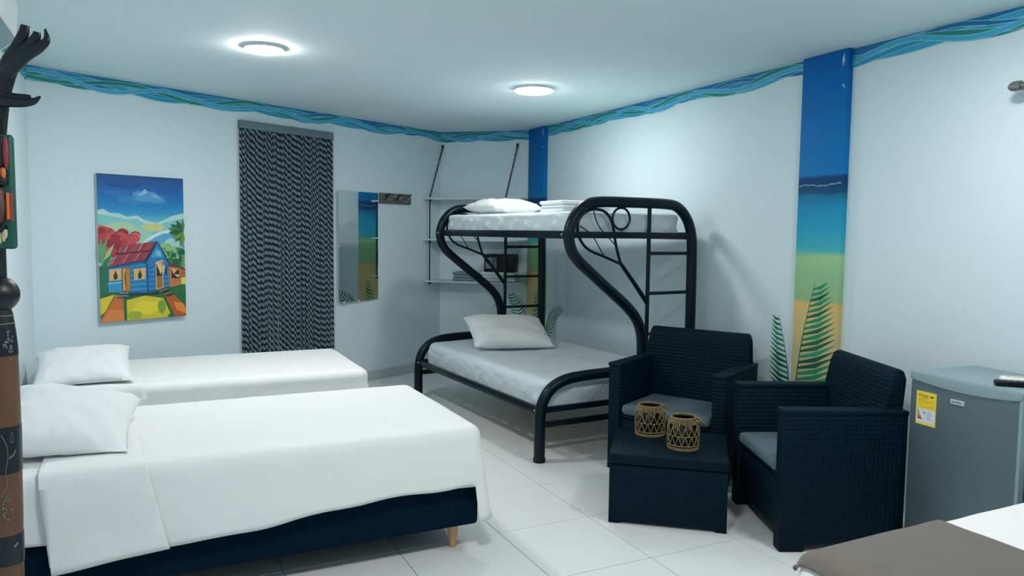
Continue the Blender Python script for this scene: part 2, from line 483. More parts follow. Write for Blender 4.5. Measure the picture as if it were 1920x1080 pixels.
# wavy painted border under the ceiling
def wave_border(wall, P, s0, s1, ph):
    bm = new(); lay = colored(bm)
    ds = 0.035; N = max(4, int(abs(s1 - s0) / ds))
    def strip(fu, fl, col, lift):
        prev = None
        for i in range(N + 1):
            s = s0 + (s1 - s0) * i / N
            zu = min(H - 0.002, fu(s)); zl = min(H - 0.002, fl(s))
            if prev and (zu - zl > 0.0004 or prev[1] - prev[2] > 0.0004):
                cpoly(bm, lay, [tuple(P(prev[0], prev[1], lift)), tuple(P(s, zu, lift)), tuple(P(s, zl, lift)), tuple(P(prev[0], prev[2], lift))], col)
            prev = (s, zu, zl)
    two = 2 * math.pi
    strip(lambda s: H, lambda s: H - 0.068 - 0.012 * math.sin(two * s / 0.55 + ph), rgb(10, 116, 170), 0.0008)
    rib = [(0.050, 0.030, 1.15, 0.0, 0.026, (20, 138, 184)), (0.060, 0.036, 0.92, 2.1, 0.026, (14, 130, 122)),
           (0.058, 0.034, 1.30, 4.0, 0.028, (54, 164, 206)), (0.040, 0.030, 0.80, 1.0, 0.020, (12, 112, 168)),
           (0.066, 0.030, 1.05, 5.2, 0.024, (34, 150, 192)), (0.052, 0.040, 0.98, 3.3, 0.022, (16, 132, 120)),
           (0.060, 0.036, 0.86, 0.6, 0.022, (64, 170, 212))]
    for k, (c, a, lam, p, w, col) in enumerate(rib):
        f = lambda s, c=c, a=a, lam=lam, p=p: H - c + a * math.sin(two * s / lam + p + ph) * (0.8 + 0.2 * math.sin(two * s / 2.3 + p))
        lift = 0.0014 + 0.0006 * k
        strip(lambda s: f(s) + w / 2 + 0.0035, lambda s: f(s) - w / 2 - 0.0035, rgb(126, 204, 224), lift)
        strip(lambda s: f(s) + w / 2, lambda s: f(s) - w / 2, rgb(*col), lift + 0.0003)
    o = obj('painted_wave_border', bm, M_MURAL, wall, smooth=0)
    return o
wave_border(wall_left, onL, 0.0, 3.868, 0.4)
wave_border(wall_back, onS, 0.0, SLEN, 2.0)
wave_border(wall_right, onR, 6.50, 3.31, 1.1)
wave_border(wall_right, onR, 2.985, V_REAR, 0.2)
wave_border(wall_side, lambda s, z, l: W(U_LEFT + l, s, z), 5.79, 1.0, 0.9)

# ------------------------------------------------------------------ ceiling lamps
def lamp(loc, r, label, power=1.0):
    t = thing('ceiling_lamp', label, 'lamp', (loc.x, loc.y, H))
    bm = new(); lathe(bm, [(r * 1.03, 0), (r * 1.05, -0.006), (r * 1.05, -0.016), (r * 0.9, -0.0165)], n=40)
    obj('rim', bm, M_WHITE, t)
    bm = new(); lathe(bm, [(r * 0.98, -0.016), (r * 0.97, -0.021), (r * 0.88, -0.027), (r * 0.6, -0.031), (r * 0.02, -0.032)], n=28)
    m = M_GLOW.copy(); m.node_tree.nodes['Principled BSDF'].inputs['Emission Strength'].default_value = LAMP_STRENGTH * power
    obj('diffuser', bm, m, t)
lamp(Vector((-1.43, 4.37, 0)), 0.105, 'lit round ceiling lamp above the single beds', 1.6)
lamp(Vector((0.141, 5.51, 0)), 0.137, 'lit round ceiling lamp in front of the bunk bed', 0.64)
lamp(W(0.75, 1.55), 0.137, 'lit round ceiling lamp over the near end of the room', 1.1)
lamp(W(2.60, 1.70), 0.137, 'lit round ceiling lamp over the bed with the taupe runner', 0.72)

# ------------------------------------------------------------------ cloth builders
def drape_bm(x0, x1, y0, y1, zt, hem, rc=0.07, re=0.05, flare=0.015, ripple=0.008, wav=9.0, amp=0.004, nper=260, nside=12, seed=0, sag=0.0, fold=0.0):
    """cloth hanging over a box: rounded top, sides down to hem(x, y)"""
    bm = new()
    per = []
    cs = [(x1 - rc, y0 + rc, -90), (x1 - rc, y1 - rc, 0), (x0 + rc, y1 - rc, 90), (x0 + rc, y0 + rc, 180)]
    raw = []
    for cx, cy, a0 in cs:
        for k in range(13):
            a = math.radians(a0 + 90 * k / 12)
            raw.append((Vector((cx + rc * math.cos(a), cy + rc * math.sin(a), 0)), Vector((math.cos(a), math.sin(a), 0))))
    # resample straight runs
    pts = []
    for i in range(len(raw)):
        p, n = raw[i]; q, n2 = raw[(i + 1) % len(raw)]
        m = max(1, int((q - p).length / 0.03))
        for k in range(m):
            t = k / m; pts.append((p + (q - p) * t, (n + (n2 - n) * t).normalized()))
    n = len(pts)
    half = min(x1 - x0, y1 - y0) / 2
    if (x1 - x0) >= (y1 - y0): med = lambda p: Vector((min(max(p.x, x0 + half), x1 - half), (y0 + y1) / 2, 0))
    else: med = lambda p: Vector(((x0 + x1) / 2, min(max(p.y, y0 + half), y1 - half), 0))
    arc = [0.0]
    for i in range(n): arc.append(arc[-1] + (pts[(i + 1) % n][0] - pts[i][0]).length)
    rings = []
    def nz(p, s): return noise.noise(Vector((p.x * s + seed, p.y * s - seed, p.z * s + 3.1 * seed)))
    for k in range(9):
        f = k / 8
        ring = []
        for p, nn in pts:
            e = p - nn * re; mpt = med(p)
            q = mpt + (e - mpt) * f
            q = Vector((q.x, q.y, zt + amp * nz(q, 5) + amp * 0.7 * nz(q, 13) - sag * (1 - f) ** 1.0))
            ring.append(bm.verts.new(q))
        rings.append(ring)
    for k in range(1, 6):
        a = math.radians(90 * k / 5); ring = []
        for p, nn in pts:
            q = p - nn * re * (1 - math.sin(a)); q = Vector((q.x, q.y, zt - re * (1 - math.cos(a))))
            q += nn * amp * nz(q, 7)
            ring.append(bm.verts.new(q))
        rings.append(ring)
    for k in range(1, nside + 1):
        s = k / nside; ring = []
        for i, (p, nn) in enumerate(pts):
            hz = hem(p.x, p.y)
            corner = abs(nn.x * nn.y) * 2
            off = flare * s + ripple * s * (0.45 + 1.6 * corner) * math.sin(arc[i] * wav + 2.1 * math.sin(arc[i] * 2.3 + seed)) + corner * 1.3 * flare * s
            q = p + nn * off; q = Vector((q.x, q.y, (zt - re) + (hz - zt + re) * s))
            q += nn * amp * 1.4 * nz(q, 6)
            if fold:
                w0 = math.sin(arc[i] * 34 + (zt - q.z) * 34 + 4 * nz(Vector((p.x, p.y, 0)), 2.2)) + 0.6 * math.sin(arc[i] * 52 - (zt - q.z) * 30 + 5 * nz(Vector((p.x, p.y, 1)), 3))
                q += nn * fold * max(0.0, w0) ** 1.6 * math.sin(math.pi * min(1.0, s)) ** 0.7
            ring.append(bm.verts.new(q))
        rings.append(ring)
    for A, B in zip(rings, rings[1:]):
        for i in range(n): bm.faces.new((A[i], A[(i + 1) % n], B[(i + 1) % n], B[i]))
    bmesh.ops.remove_doubles(bm, verts=rings[0], dist=0.02)
    return bm
def cut(bm, co, no):
    g = bm.verts[:] + bm.edges[:] + bm.faces[:]
    bmesh.ops.bisect_plane(bm, geom=g, plane_co=co, plane_no=no, clear_outer=True)
def cloth_obj(name, bm, m, loc, rz, thick, label, cat, group=None):
    o = obj(name, bm, m, None, loc=loc, rz=rz, smooth=60)
    sm = o.modifiers.new('thickness', 'SOLIDIFY'); sm.thickness = thick; sm.offset = -1
    return tag(o, label, cat, group)

def cloth_part(name, bm, m, parent, thick):
    o = obj(name, bm, m, parent, smooth=60)
    sm = o.modifiers.new('thickness', 'SOLIDIFY'); sm.thickness = thick; sm.offset = -1
    return o

def pillow_bm(w, d, h, seed=0, pinch=0.10, n=34, wr=0.006):
    bm = new(); g = {}
    for s in (1, -1):
        for i in range(n + 1):
            for j in range(n + 1):
                a, b = -1 + 2 * i / n, -1 + 2 * j / n
                if s < 0 and (i in (0, n) or j in (0, n)): g[s, i, j] = g[1, i, j]; continue
                x = a * (1 - pinch * (1 - b * b) * abs(a) ** 3) * (1 - 0.03 * abs(b))
                y = b * (1 - pinch * (1 - a * a) * abs(b) ** 3)
                t = max(0, (1 - a ** 4)) ** 0.6 * max(0, (1 - b ** 4)) ** 0.6
                t *= 0.88 + 0.12 * (1 - a * a) * (1 - b * b)
                v = Vector((x * w / 2, y * d / 2, 0))
                ed = max(abs(a), abs(b))
                wz = wr * noise.noise(Vector((a * 3.1 + seed, b * 3.1, s * 2.0 + seed))) + wr * 0.8 * ed * noise.noise(Vector((a * 8 + seed, b * 8, s)))
                v.z = s * (h / 2 * t + wz * min(1, t * 3)) * (1.0 if s > 0 else 0.8)
                g[s, i, j] = bm.verts.new(v)
    for s in (1, -1):
        for i in range(n):
            for j in range(n):
                q = [g[s, i, j], g[s, i + 1, j], g[s, i + 1, j + 1], g[s, i, j + 1]]
                bm.faces.new(q if s > 0 else q[::-1])
    return bm
def pillow(label, loc, rot, w, d, h, seed=0, pinch=0.10, group=None, m=None, wr=0.010, rest=0.0):
    o = obj('pillow', pillow_bm(w, d, h, seed, pinch, wr=wr), m or M_PILLOW, None, smooth=70)
    o.location = loc; o.rotation_euler = rot
    mw = Matrix.Translation(Vector(loc)) @ o.rotation_euler.to_matrix().to_4x4(); inv = mw.inverted()
    for v in o.data.vertices:            # the underside settles on what carries it
        q = mw @ v.co
        if q.z < rest: q.z = rest + 0.05 * (q.z - rest) * 0.2; v.co = inv @ q
    return tag(o, label, 'pillow', group)

# ------------------------------------------------------------------ single beds (aligned with the tiles)
def single_bed(label, u0, v0, L, Wd, z_base0, z_base1, z_matt, group):
    t = thing('single_bed', label, 'bed', W(u0, v0), GA, group)
    bm = new(); box(bm, 0.0, L, 0.02, Wd - 0.02, z_base0, z_base1, 0.02, 3); obj('base', bm, M_NAVY, t)
    bm = new(); box(bm, 0.01, L - 0.01, 0.01, Wd - 0.01, z_base1, z_matt - 0.012, 0.05, 3); obj('mattress', bm, M_SHEET, t)
    for x in (0.10, L - 0.10):
        for y in (0.09, Wd - 0.09):
            bm = new(); lathe(bm, [(0.014, 0), (0.016, 0.004), (0.027, z_base0 + 0.003)], (x, y, 0), 18); obj('leg', bm, M_WOOD, t)
    return t
B1U, B1V, B1L, B1W, B1Z = -0.62, 3.055, 1.965, 1.03, 0.572
single_bed('navy upholstered single bed nearest the camera, on tapered wooden legs', B1U, B1V, B1L, B1W, 0.115, 0.36, B1Z, 'two single beds')
hem_in = lambda x, y: 0.315 + 0.01 * math.sin(x * 9)
cloth_obj('fitted_sheet', drape_bm(-0.005, B1L + 0.002, -0.004, B1W + 0.004, B1Z, hem_in, rc=0.06, re=0.05, flare=0.004, ripple=0.003, seed=1),
          M_SHEET, W(B1U, B1V), GA, 0.003, 'white under sheet showing at the head of the nearest single bed', 'sheet')
def hem1(x, y):
    if x > B1L - 0.04: return 0.16 + 0.03 * math.sin(y * 9)
    t = x / B1L
    return 0.228 + 0.10 * t + 0.010 * math.sin(x * 5.5) + 0.004 * math.sin(x * 17)
bm = drape_bm(-0.2, B1L + 0.012, -0.014, B1W + 0.014, B1Z + 0.008, hem1, rc=0.07, re=0.055, flare=0.02, ripple=0.010, wav=8, amp=0.005, seed=2)
cut(bm, (0.315, 0, 0), (-1, 0.0, -0.10))
sheet1 = cloth_obj('bed_sheet', bm, M_SHEET, W(B1U, B1V), GA, 0.003, 'white top sheet draped over the side and foot of the nearest single bed', 'sheet')
def hem1b(x, y): return 0.222 + 0.018 * math.sin((x - 0.3) * 4) + 0.035 * max(0, (x - 0.35)) 
bm = drape_bm(-0.2, B1L + 0.012, -0.022, B1W + 0.022, B1Z + 0.014, hem1b, rc=0.07, re=0.055, flare=0.022, ripple=0.010, wav=11, amp=0.006, seed=5)
cut(bm, (0.318, 0, 0), (-1, 0.0, -0.10))
cut(bm, (0.62, 0, 0.5), (1, 0.05, 0.22))
cloth_part('turned_down_band', bm, M_SHEET, sheet1, 0.003)
pillow('plump white pillow on the nearest single bed', W(-0.30, 3.50, 0.655), (math.radians(10), math.radians(-10), GA + math.radians(86)), 0.66, 0.50, 0.18, 3, 0.10, 'pillows on the single beds', rest=0.597)

B2U, B2V, B2L, B2W, B2Z = -0.62, 4.74, 1.90, 0.98, 0.555
single_bed('single bed under a white sheet beside the painting wall', B2U, B2V, B2L, B2W, 0.115, 0.34, B2Z, 'two single beds')
def hem2(x, y): return 0.26 + 0.015 * math.sin(x * 6) + 0.01 * math.sin(y * 9)
sheet2 = cloth_obj('bed_sheet', drape_bm(-0.005, B2L + 0.01, -0.012, B2W + 0.012, B2Z, hem2, rc=0.07, re=0.05, flare=0.018, ripple=0.010, wav=7, amp=0.005, seed=8),
          M_SHEET, W(B2U, B2V), GA, 0.003, 'white sheet draped over the single bed beside the painting wall', 'sheet')
bm = drape_bm(-0.1, B2L + 0.01, -0.020, B2W + 0.018, B2Z + 0.006, hem2, rc=0.07, re=0.05, flare=0.018, ripple=0.012, wav=12, amp=0.006, seed=9)
cut(bm, (0.26, 0, 0), (-1, 0, 0)); cut(bm, (0.60, 0, 0.5), (1, 0.1, 0.1))
cloth_part('turned_down_band', bm, M_SHEET, sheet2, 0.003)
pillow('flat white pillow on the single bed beside the painting wall', W(-0.345, 5.05, 0.628), (math.radians(11), math.radians(-2), GA + math.radians(3)), 0.53, 0.60, 0.15, 6, 0.10, 'pillows on the single beds', rest=0.573)

# bed with runner, bottom right
B3U, B3V, B3L, B3W, B3Z = 1.625, 0.28, 1.85, 1.22, 0.56
t = thing('double_bed', 'white bed with a taupe runner in the near right foreground', 'bed', W(B3U, B3V), GA)
bm = new(); box(bm, 0.0, B3L, 0.02, B3W - 0.02, 0.10, 0.34, 0.02, 3); obj('base', bm, M_NAVY, t)
bm = new(); box(bm, 0.01, B3L - 0.01, 0.01, B3W - 0.01, 0.34, B3Z - 0.012, 0.05, 3); obj('mattress', bm, M_SHEET, t)
for x in (0.1, B3L - 0.1):
    for y in (0.1, B3W - 0.1):
        bm = new(); lathe(bm, [(0.014, 0), (0.016, 0.004), (0.027, 0.104)], (x, y, 0), 18); obj('leg', bm, M_WOOD, t)
cloth_obj('bed_sheet', drape_bm(-0.01, B3L, -0.01, B3W + 0.01, B3Z, lambda x, y: 0.25, rc=0.08, re=0.06, seed=12),
          M_SHEET, W(B3U, B3V), GA, 0.003, 'white sheet on the foreground bed under the taupe runner', 'sheet')
bm = drape_bm(-0.018, B3L, -0.02, B3W + 0.018, B3Z + 0.008, lambda x, y: 0.43 + 0.085 * max(0.0, min(1.0, (0.32 - x) / 0.30)), rc=0.08, re=0.06, amp=0.004, ripple=0.001, flare=0.002, seed=14)
cut(bm, (0.60, 0, 0), (1, 0, 0)); cut(bm, (-0.004, 0, B3Z - 0.03), (-1, 0, -0.6))
cloth_obj('bed_runner', bm, M_RUNNER, W(B3U, B3V), GA, 0.005, 'taupe satin runner across the foot of the foreground bed', 'bed runner')

# ------------------------------------------------------------------ bunk bed
BK = Vector((0.186, 4.672, 0)); BA = math.radians(29.5)
BX = Vector((math.cos(BA), math.sin(BA), 0)); BY = Vector((-math.sin(BA), math.cos(BA), 0))
def bk(x, y, z): return BK + BX * x + BY * y + Vector((0, 0, z))
bunk = thing('bunk_bed', 'black tubular metal bunk bed with curved heart-shaped end frames', 'bunk bed', BK, BA)
R_MAIN = 0.036
MAIN = [(1.237, 0.0), (1.237, 0.5), (1.237, 1.0), (1.232, 1.36), (1.218, 1.47), (1.174, 1.565), (1.095, 1.635), (0.99, 1.656), (0.70, 1.658), (0.45, 1.655),
        (0.33, 1.635), (0.252, 1.575), (0.208, 1.50), (0.195, 1.425), (0.218, 1.34), (0.275, 1.27), (0.40, 1.172), (0.55, 1.058), (0.67, 0.965),
        (0.755, 0.875), (0.797, 0.775), (0.808, 0.66), (0.808, 0.50), (0.808, 0.30)]
LOWER = [(0.0, 0.0), (0.0, 0.2), (0.003, 0.30), (0.022, 0.385), (0.08, 0.462), (0.18, 0.508), (0.32, 0.525), (0.60, 0.532), (0.90, 0.54), (1.237, 0.55)]
LOOP = [(0.61, 1.251), (0.483, 1.297), (0.348, 1.347), (0.28, 1.416), (0.261, 1.503), (0.295, 1.567), (0.366, 1.603), (0.451, 1.60), (0.513, 1.557), (0.547, 1.477), (0.568, 1.377), (0.61, 1.251)]
def end_frame(y):
    p3 = lambda L: [(x, y, z) for x, z in L]
    bm = new(); tube(bm, smooth_path(p3(MAIN), 5), R_MAIN, 14)
    fr = obj('end_frame', bm, M_METAL, bunk, smooth=50)
    bm = new(); tube(bm, smooth_path(p3(LOWER), 5), R_MAIN, 14)
    obj('foot_tube', bm, M_METAL, bunk, smooth=50)
    bm = new(); tube(bm, [(0.845, y, 1.64), (0.845, y, 0.30)], 0.014, 10); obj('ladder_post', bm, M_METAL, fr)
    for z in (1.32, 1.048, 0.77, 0.50):
        bm = new(); tube(bm, [(0.84, y, z), (1.22, y, z)], 0.012, 8); obj('rung', bm, M_METAL, fr)
    bm = new(); tube(bm, [(0.842, y, 0.985), (0.72, y, 1.13), (0.61, y, 1.255)], [0.017, 0.015, 0.013], 8); obj('branch_stem', bm, M_METAL, fr)
    bm = new(); tube(bm, smooth_path(p3(LOOP), 5), 0.0095, 8); obj('leaf_loop', bm, M_METAL, fr)
    for vn in ([(0.384, 1.593), (0.429, 1.496), (0.562, 1.377)], [(0.279, 1.498), (0.376, 1.436), (0.47, 1.307)]):
        bm = new(); tube(bm, smooth_path(p3(vn), 4), 0.004, 6); obj('leaf_vein', bm, M_METAL, fr)
    bm = new()
    tube(bm, [(0.607 + 0.071 * math.cos(a * math.pi / 14), y, 1.550 + 0.071 * math.sin(a * math.pi / 14)) for a in range(28)], 0.008, 8, closed=True)
    obj('ring', bm, M_METAL, fr)
    for z0 in (0.33, 0.235):
        bm = new(); box(bm, 0.02, 1.22, y - 0.014, y + 0.014, z0 - 0.018, z0 + 0.018, 0.003); obj('cross_bar', bm, M_METAL, bunk)
    bm = new(); box(bm, 0.215, 1.215, y - 0.02, y + 0.02, 1.422, 1.462, 0.004); obj('cross_bar', bm, M_METAL, bunk)
    for (x, z) in ((0.0, 0.012), (1.237, 0.012)):
        bm = new(); lathe(bm, [(0.038, -0.012), (0.040, -0.008), (0.040, 0.012), (0.0365, 0.016)], (x, y, z), 18); obj('foot_cap', bm, M_BLACK, bunk)
BL = 2.0
for y in (0.0, BL): end_frame(y)
for x, z, hh in ((0.0, 0.325, 0.024), (1.237, 0.325, 0.024), (0.205, 1.44, 0.026), (1.232, 1.44, 0.026)):
    bm = new(); box(bm, x - 0.016, x + 0.016, 0.02, BL - 0.02, z - hh, z + hh, 0.005); obj('side_rail', bm, M_METAL, bunk)
for k in range(11):
    y = 0.10 + 0.18 * k
    bm = new(); box(bm, 0.014, 1.222, y - 0.045, y + 0.045, 0.305, 0.321, 0.003, 1); obj('slat', bm, M_SLAT, bunk)
    bm = new(); box(bm, 0.219, 1.218, y - 0.045, y + 0.045, 1.418, 1.434, 0.003, 1); obj('slat', bm, M_SLAT, bunk)
for (x, y, z) in ((-0.004, 0.034, 0.325), (-0.004, 0.03, 0.20), (-0.004, BL - 0.034, 0.325), (0.176, 0.03, 1.44), (0.176, BL - 0.03, 1.44)):
    bm = new(); sphere(bm, (x - 0.014, y, z), 0.009, 10); obj('bolt', bm, M_NICKEL, bunk)

def mattress(label, x0, x1, y0, y1, z0, z1, seed, m, amp, re, sag=0.0, fold=0.0):
    bm = drape_bm(x0, x1, y0, y1, z1, lambda x, y: z0, rc=0.09, re=re, flare=0.0, ripple=0.002, wav=16, amp=amp, seed=seed, sag=sag, fold=fold)
    bm.edges.ensure_lookup_table()
    be = [e for e in bm.edges if e.is_boundary]
    bmesh.ops.contextual_create(bm, geom=be)
    o = obj('mattress', bm, m, None, loc=BK, rz=BA, smooth=60)
    return tag(o, label, 'mattress', 'bunk bed mattresses')
mattress('wide lower mattress of the bunk bed in a white fitted sheet', 0.045, 1.185, 0.05, BL - 0.05, 0.322, 0.505, 21, M_SATIN, 0.007, 0.055, 0.01, 0.006)
mattress('upper mattress of the bunk bed in a wrinkled white sheet', 0.228, 1.19, 0.045, BL - 0.045, 1.436, 1.592, 23, M_SATIN, 0.007, 0.03, 0.0, 0.011)
pillow('white pillow on the upper bunk', bk(0.56, 1.55, 1.652), (0, math.radians(-1), BA + math.radians(90)), 0.62, 0.44, 0.15, 11, 0.06, 'pillows on the bunk bed', rest=1.602)
pillow('white pillow leaning at the far end of the lower bunk', bk(0.56, 1.42, 0.628), (math.radians(24), math.radians(2), BA + math.radians(-12)), 0.70, 0.46, 0.19, 15, 0.07, 'pillows on the bunk bed', rest=0.512)

def towel_stack(loc, rz, w, d, n, th, label, m=None, group=None):
    t = thing('folded_towels', label, 'towels', loc, rz, group)
    for k in range(n):
        bm = new(); box(bm, -w / 2 + 0.006 * math.sin(k * 2), w / 2 - 0.005 * k, -d / 2, d / 2 - 0.006 * (k % 2), k * th + 0.001, (k + 1) * th, th * 0.42, 3)
        for v in bm.verts: v.co.z += 0.004 * noise.noise(v.co * 12) if k else 0
        obj('towel', bm, m or M_TOWEL, t, smooth=60)
    return t
towel_stack(bk(0.62, 0.56, 1.601), BA, 0.42, 0.30, 3, 0.026, 'folded white towels on the upper bunk')

# ------------------------------------------------------------------ hanging shelves on the short wall
shelf_a = math.atan2(SD.y, SD.x)
sh = thing('hanging_shelf', 'three white shelf boards hung by black straps on the short wall', 'shelf', L1, shelf_a)
# local: x along wall, y = -distance from wall
for z in (0.938, 1.366, 1.785):
    bm = new()
    prism(bm, [(0.012, -0.004), (0.958, -0.004), (0.95, -0.10), (0.935, -0.245), (0.90, -0.262), (-0.06, -0.262), (-0.085, -0.252)], 'z', z - 0.009, z + 0.009, 0.003, 1)
    obj('shelf_board', bm, M_SHELF, sh)
def chain(pts, link=0.030):
    bm = new(); P = [Vector(p) for p in pts]
    d = P[1] - P[0]; n = max(1, int(d.length / link)); t = d.normalized(); s1 = t.orthogonal().normalized(); s2 = t.cross(s1)
    for k in range(n):
        c = P[0] + d * ((k + 0.5) / n); s = s1 if k % 2 else s2
        tube(bm, [c + t * (link * 0.66) * math.cos(a * math.pi / 5) + s * 0.009 * math.sin(a * math.pi / 5) for a in range(10)], 0.0036, 5, closed=True)
    return bm
for s, sw in ((-0.02, 0.026), (0.785, 0.836)):
    y = -0.250
    obj('chain', chain([(sw, -0.008, 2.33), (s, y, 1.80)]), M_CHAIN, sh)
    bm = new(); lathe(bm, [(0.012, -0.02), (0.012, 0.02)], (sw, -0.012, 2.335), 10); obj('wall_hook', bm, M_CHAIN, sh)
    for za, zb in ((1.776, 1.375), (1.357, 0.947)):
        bm = new(); tube(bm, [(s, y - 0.004, za + 0.012), (s, y - 0.004, zb)], 0.0075, 8); obj('strap', bm, M_CHAIN, sh)
    for z in (0.922, 1.35, 1.77):
        bm = new(); sphere(bm, (s, y, z), 0.015, 10); obj('knot', bm, M_CHAIN, sh)

# safe on a folded white blanket
towel_stack(onS(0.70, 0.948, 0.12), shelf_a, 0.36, 0.20, 3, 0.033, 'folded white blanket under the safe on the bottom shelf')
safe = thing('safe', 'black digital safe with a silver keypad on the bottom shelf', 'safe', onS(0.705, 1.0475, 0.115), shelf_a)
bm = new(); box(bm, -0.155, 0.155, -0.09, 0.10, 0.0, 0.180, 0.006); obj('body', bm, M_BLACK, safe)
bm = new(); box(bm, -0.148, 0.148, -0.096, -0.089, 0.008, 0.172, 0.003); d = obj('door', bm, M_BLACK, safe)
bm = new(); box(bm, -0.135, -0.022, -0.099, -0.0955, 0.036, 0.145, 0.002); obj('keypad_plate', bm, M_TRIM, d, label='silver keypad plate')
bm = new(); tube(bm, [(-0.104, -0.096, 0.105), (-0.104, -0.112, 0.105)], 0.020, 16); obj('knob', bm, M_BLACK, d)
bm = new(); box(bm, -0.107, -0.101, -0.115, -0.111, 0.088, 0.122, 0.001)
bmesh.ops.rotate(bm, cent=(-0.104, -0.113, 0.105), matrix=Matrix.Rotation(math.radians(40), 3, 'Y'), verts=bm.verts[:]); obj('knob_grip', bm, M_TRIM, d)
for r in range(5):
    for c in range(3):
        x = -0.064 + 0.0135 * c; z = 0.132 - 0.020 * r
        bm = new(); box(bm, x - 0.005, x + 0.005, -0.102, -0.0985, z - 0.006, z + 0.006, 0.001, 1); obj('key', bm, M_BLACK, d)
towel_stack(onS(0.32, 0.948, 0.12), shelf_a, 0.21, 0.20, 3, 0.032, 'folded grey-green towels on the bottom shelf left of the safe', M_GTOWEL)
bm = new(); tube(bm, [(0, -0.10, 0.042), (0, 0.08, 0.042)], 0.041, 18)
o = obj('rolled_towel', bm, M_GTOWEL, None, loc=onS(0.476, 0.947, 0.15), rz=shelf_a, smooth=50); tag(o, 'rolled grey-green towel on the bottom shelf touching the safe', 'towel')

# ------------------------------------------------------------------ things on the painting wall
LA = math.atan2(LD.y, LD.x)      # local x along the wall, local -y into the room
def wall_thing(name, label, cat, s, z, group=None): return thing(name, label, cat, onL(s, z), LA, group)

# -- painting
PWD, PHT = 0.622, 1.035
pic = wall_thing('painting', 'canvas painting of a blue wooden house with a red roof', 'painting', 0.402, 0.788)
bm = new(); box(bm, 0, PWD, -0.030, -0.002, 0, PHT, 0.002, 1); obj('canvas', bm, M_CANVAS, pic)
bm = new(); lay = colored(bm); LYR = [0]
def pp(pts, c, step=True):
    if step: LYR[0] += 1
    y = -0.0302 - 0.00006 * LYR[0]
    cpoly(bm, lay, [(x * PWD, y, (1 - z) * PHT) for x, z in pts], rgb(*c))
def blob(cx, cy, rx, ry, c, n=14, j=0.25, seed=0):
    r = random.Random(seed + int(cx * 997 + cy * 613))
    pp([(min(1, max(0, cx + rx * math.cos(2 * math.pi * k / n) * (1 + j * (r.random() - 0.5)))), min(1, max(0, cy + ry * math.sin(2 * math.pi * k / n) * (1 + j * (r.random() - 0.5))))) for k in range(n)], c)
sky = [(0, (4, 72, 132)), (0.05, (4, 92, 160)), (0.13, (6, 108, 176)), (0.20, (16, 128, 190)), (0.26, (52, 150, 200)), (0.31, (96, 184, 206)), (0.36, (140, 204, 200)), (0.48, (120, 190, 200)), (0.60, (100, 170, 150))]
for i in range(len(sky) - 1):
    for q in range(8):
        a, b2 = (sky[i][0] + (sky[i + 1][0] - sky[i][0]) * t / 8 for t in (q, q + 1))
        pp([(0, a), (1, a), (1, b2), (0, b2)], tuple(sky[i][1][c] + (sky[i + 1][1][c] - sky[i][1][c]) * q / 8 for c in range(3)), q == 0)
for cx, cy, rx, ry, c in [(0.55, 0.135, 0.16, 0.035, (70, 150, 200)), (0.42, 0.17, 0.2, 0.03, (44, 132, 190)), (0.68, 0.16, 0.1, 0.03, (60, 144, 196)),
                          (0.22, 0.13, 0.16, 0.02, (30, 118, 184)), (0.80, 0.09, 0.16, 0.03, (10, 92, 164)), (0.30, 0.06, 0.22, 0.03, (8, 80, 150))]:
    blob(cx, cy, rx, ry, c)
pp([(0.40, 0.16), (0.48, 0.12), (0.535, 0.088), (0.58, 0.115), (0.68, 0.135), (0.76, 0.165), (0.62, 0.18), (0.48, 0.175)], (74, 152, 200))
pp([(0.45, 0.135), (0.535, 0.088), (0.57, 0.112), (0.50, 0.135)], (132, 184, 214)); pp([(0.60, 0.135), (0.66, 0.126), (0.74, 0.155), (0.66, 0.15)], (120, 178, 212))
pp([(0, 0.245), (0.06, 0.235), (0.14, 0.262), (0.24, 0.262), (0.32, 0.285), (0.44, 0.275), (0.52, 0.305), (0.66, 0.325), (0.76, 0.30), (0.85, 0.272), (1, 0.25), (1, 0.48), (0, 0.48)], (176, 216, 214))
pp([(0, 0.27), (0.14, 0.282), (0.32, 0.302), (0.44, 0.296), (0.52, 0.33), (0.66, 0.345), (0.80, 0.315), (1, 0.285), (1, 0.48), (0, 0.48)], (124, 198, 200))
blob(0.24, 0.37, 0.22, 0.05, (166, 208, 170)); blob(0.62, 0.355, 0.14, 0.03, (196, 204, 140)); blob(0.44, 0.41, 0.16, 0.05, (150, 206, 184))
pp([(0.46, 0.47), (0.60, 0.415), (0.70, 0.385), (0.80, 0.372), (0.92, 0.385), (1, 0.40), (1, 0.50), (0.46, 0.50)], (206, 228, 232))
pp([(0.52, 0.47), (0.64, 0.425), (0.74, 0.398), (0.86, 0.396), (1, 0.42), (1, 0.52), (0.52, 0.52)], (86, 166, 206))
blob(0.86, 0.48, 0.12, 0.05, (170, 206, 200))
for k in range(64):
    r = random.Random(k); x = r.random() * 0.42; y = 0.345 + r.random() * 0.17 + x * 0.16
    blob(x, min(y, 0.56), 0.06, 0.026, r.choice([(176, 62, 72), (196, 80, 84), (150, 46, 60), (210, 104, 100)]), 8, 0.5, k)
for k in range(34):
    r = random.Random(100 + k); x = 0.72 + r.random() * 0.28; y = 0.47 + r.random() * 0.14 + (x - 0.72) * 0.12
    blob(min(x, 0.99), y, 0.04, 0.022, r.choice([(40, 120, 70), (88, 160, 90), (26, 92, 60), (140, 190, 120)]), 8, 0.5, k)
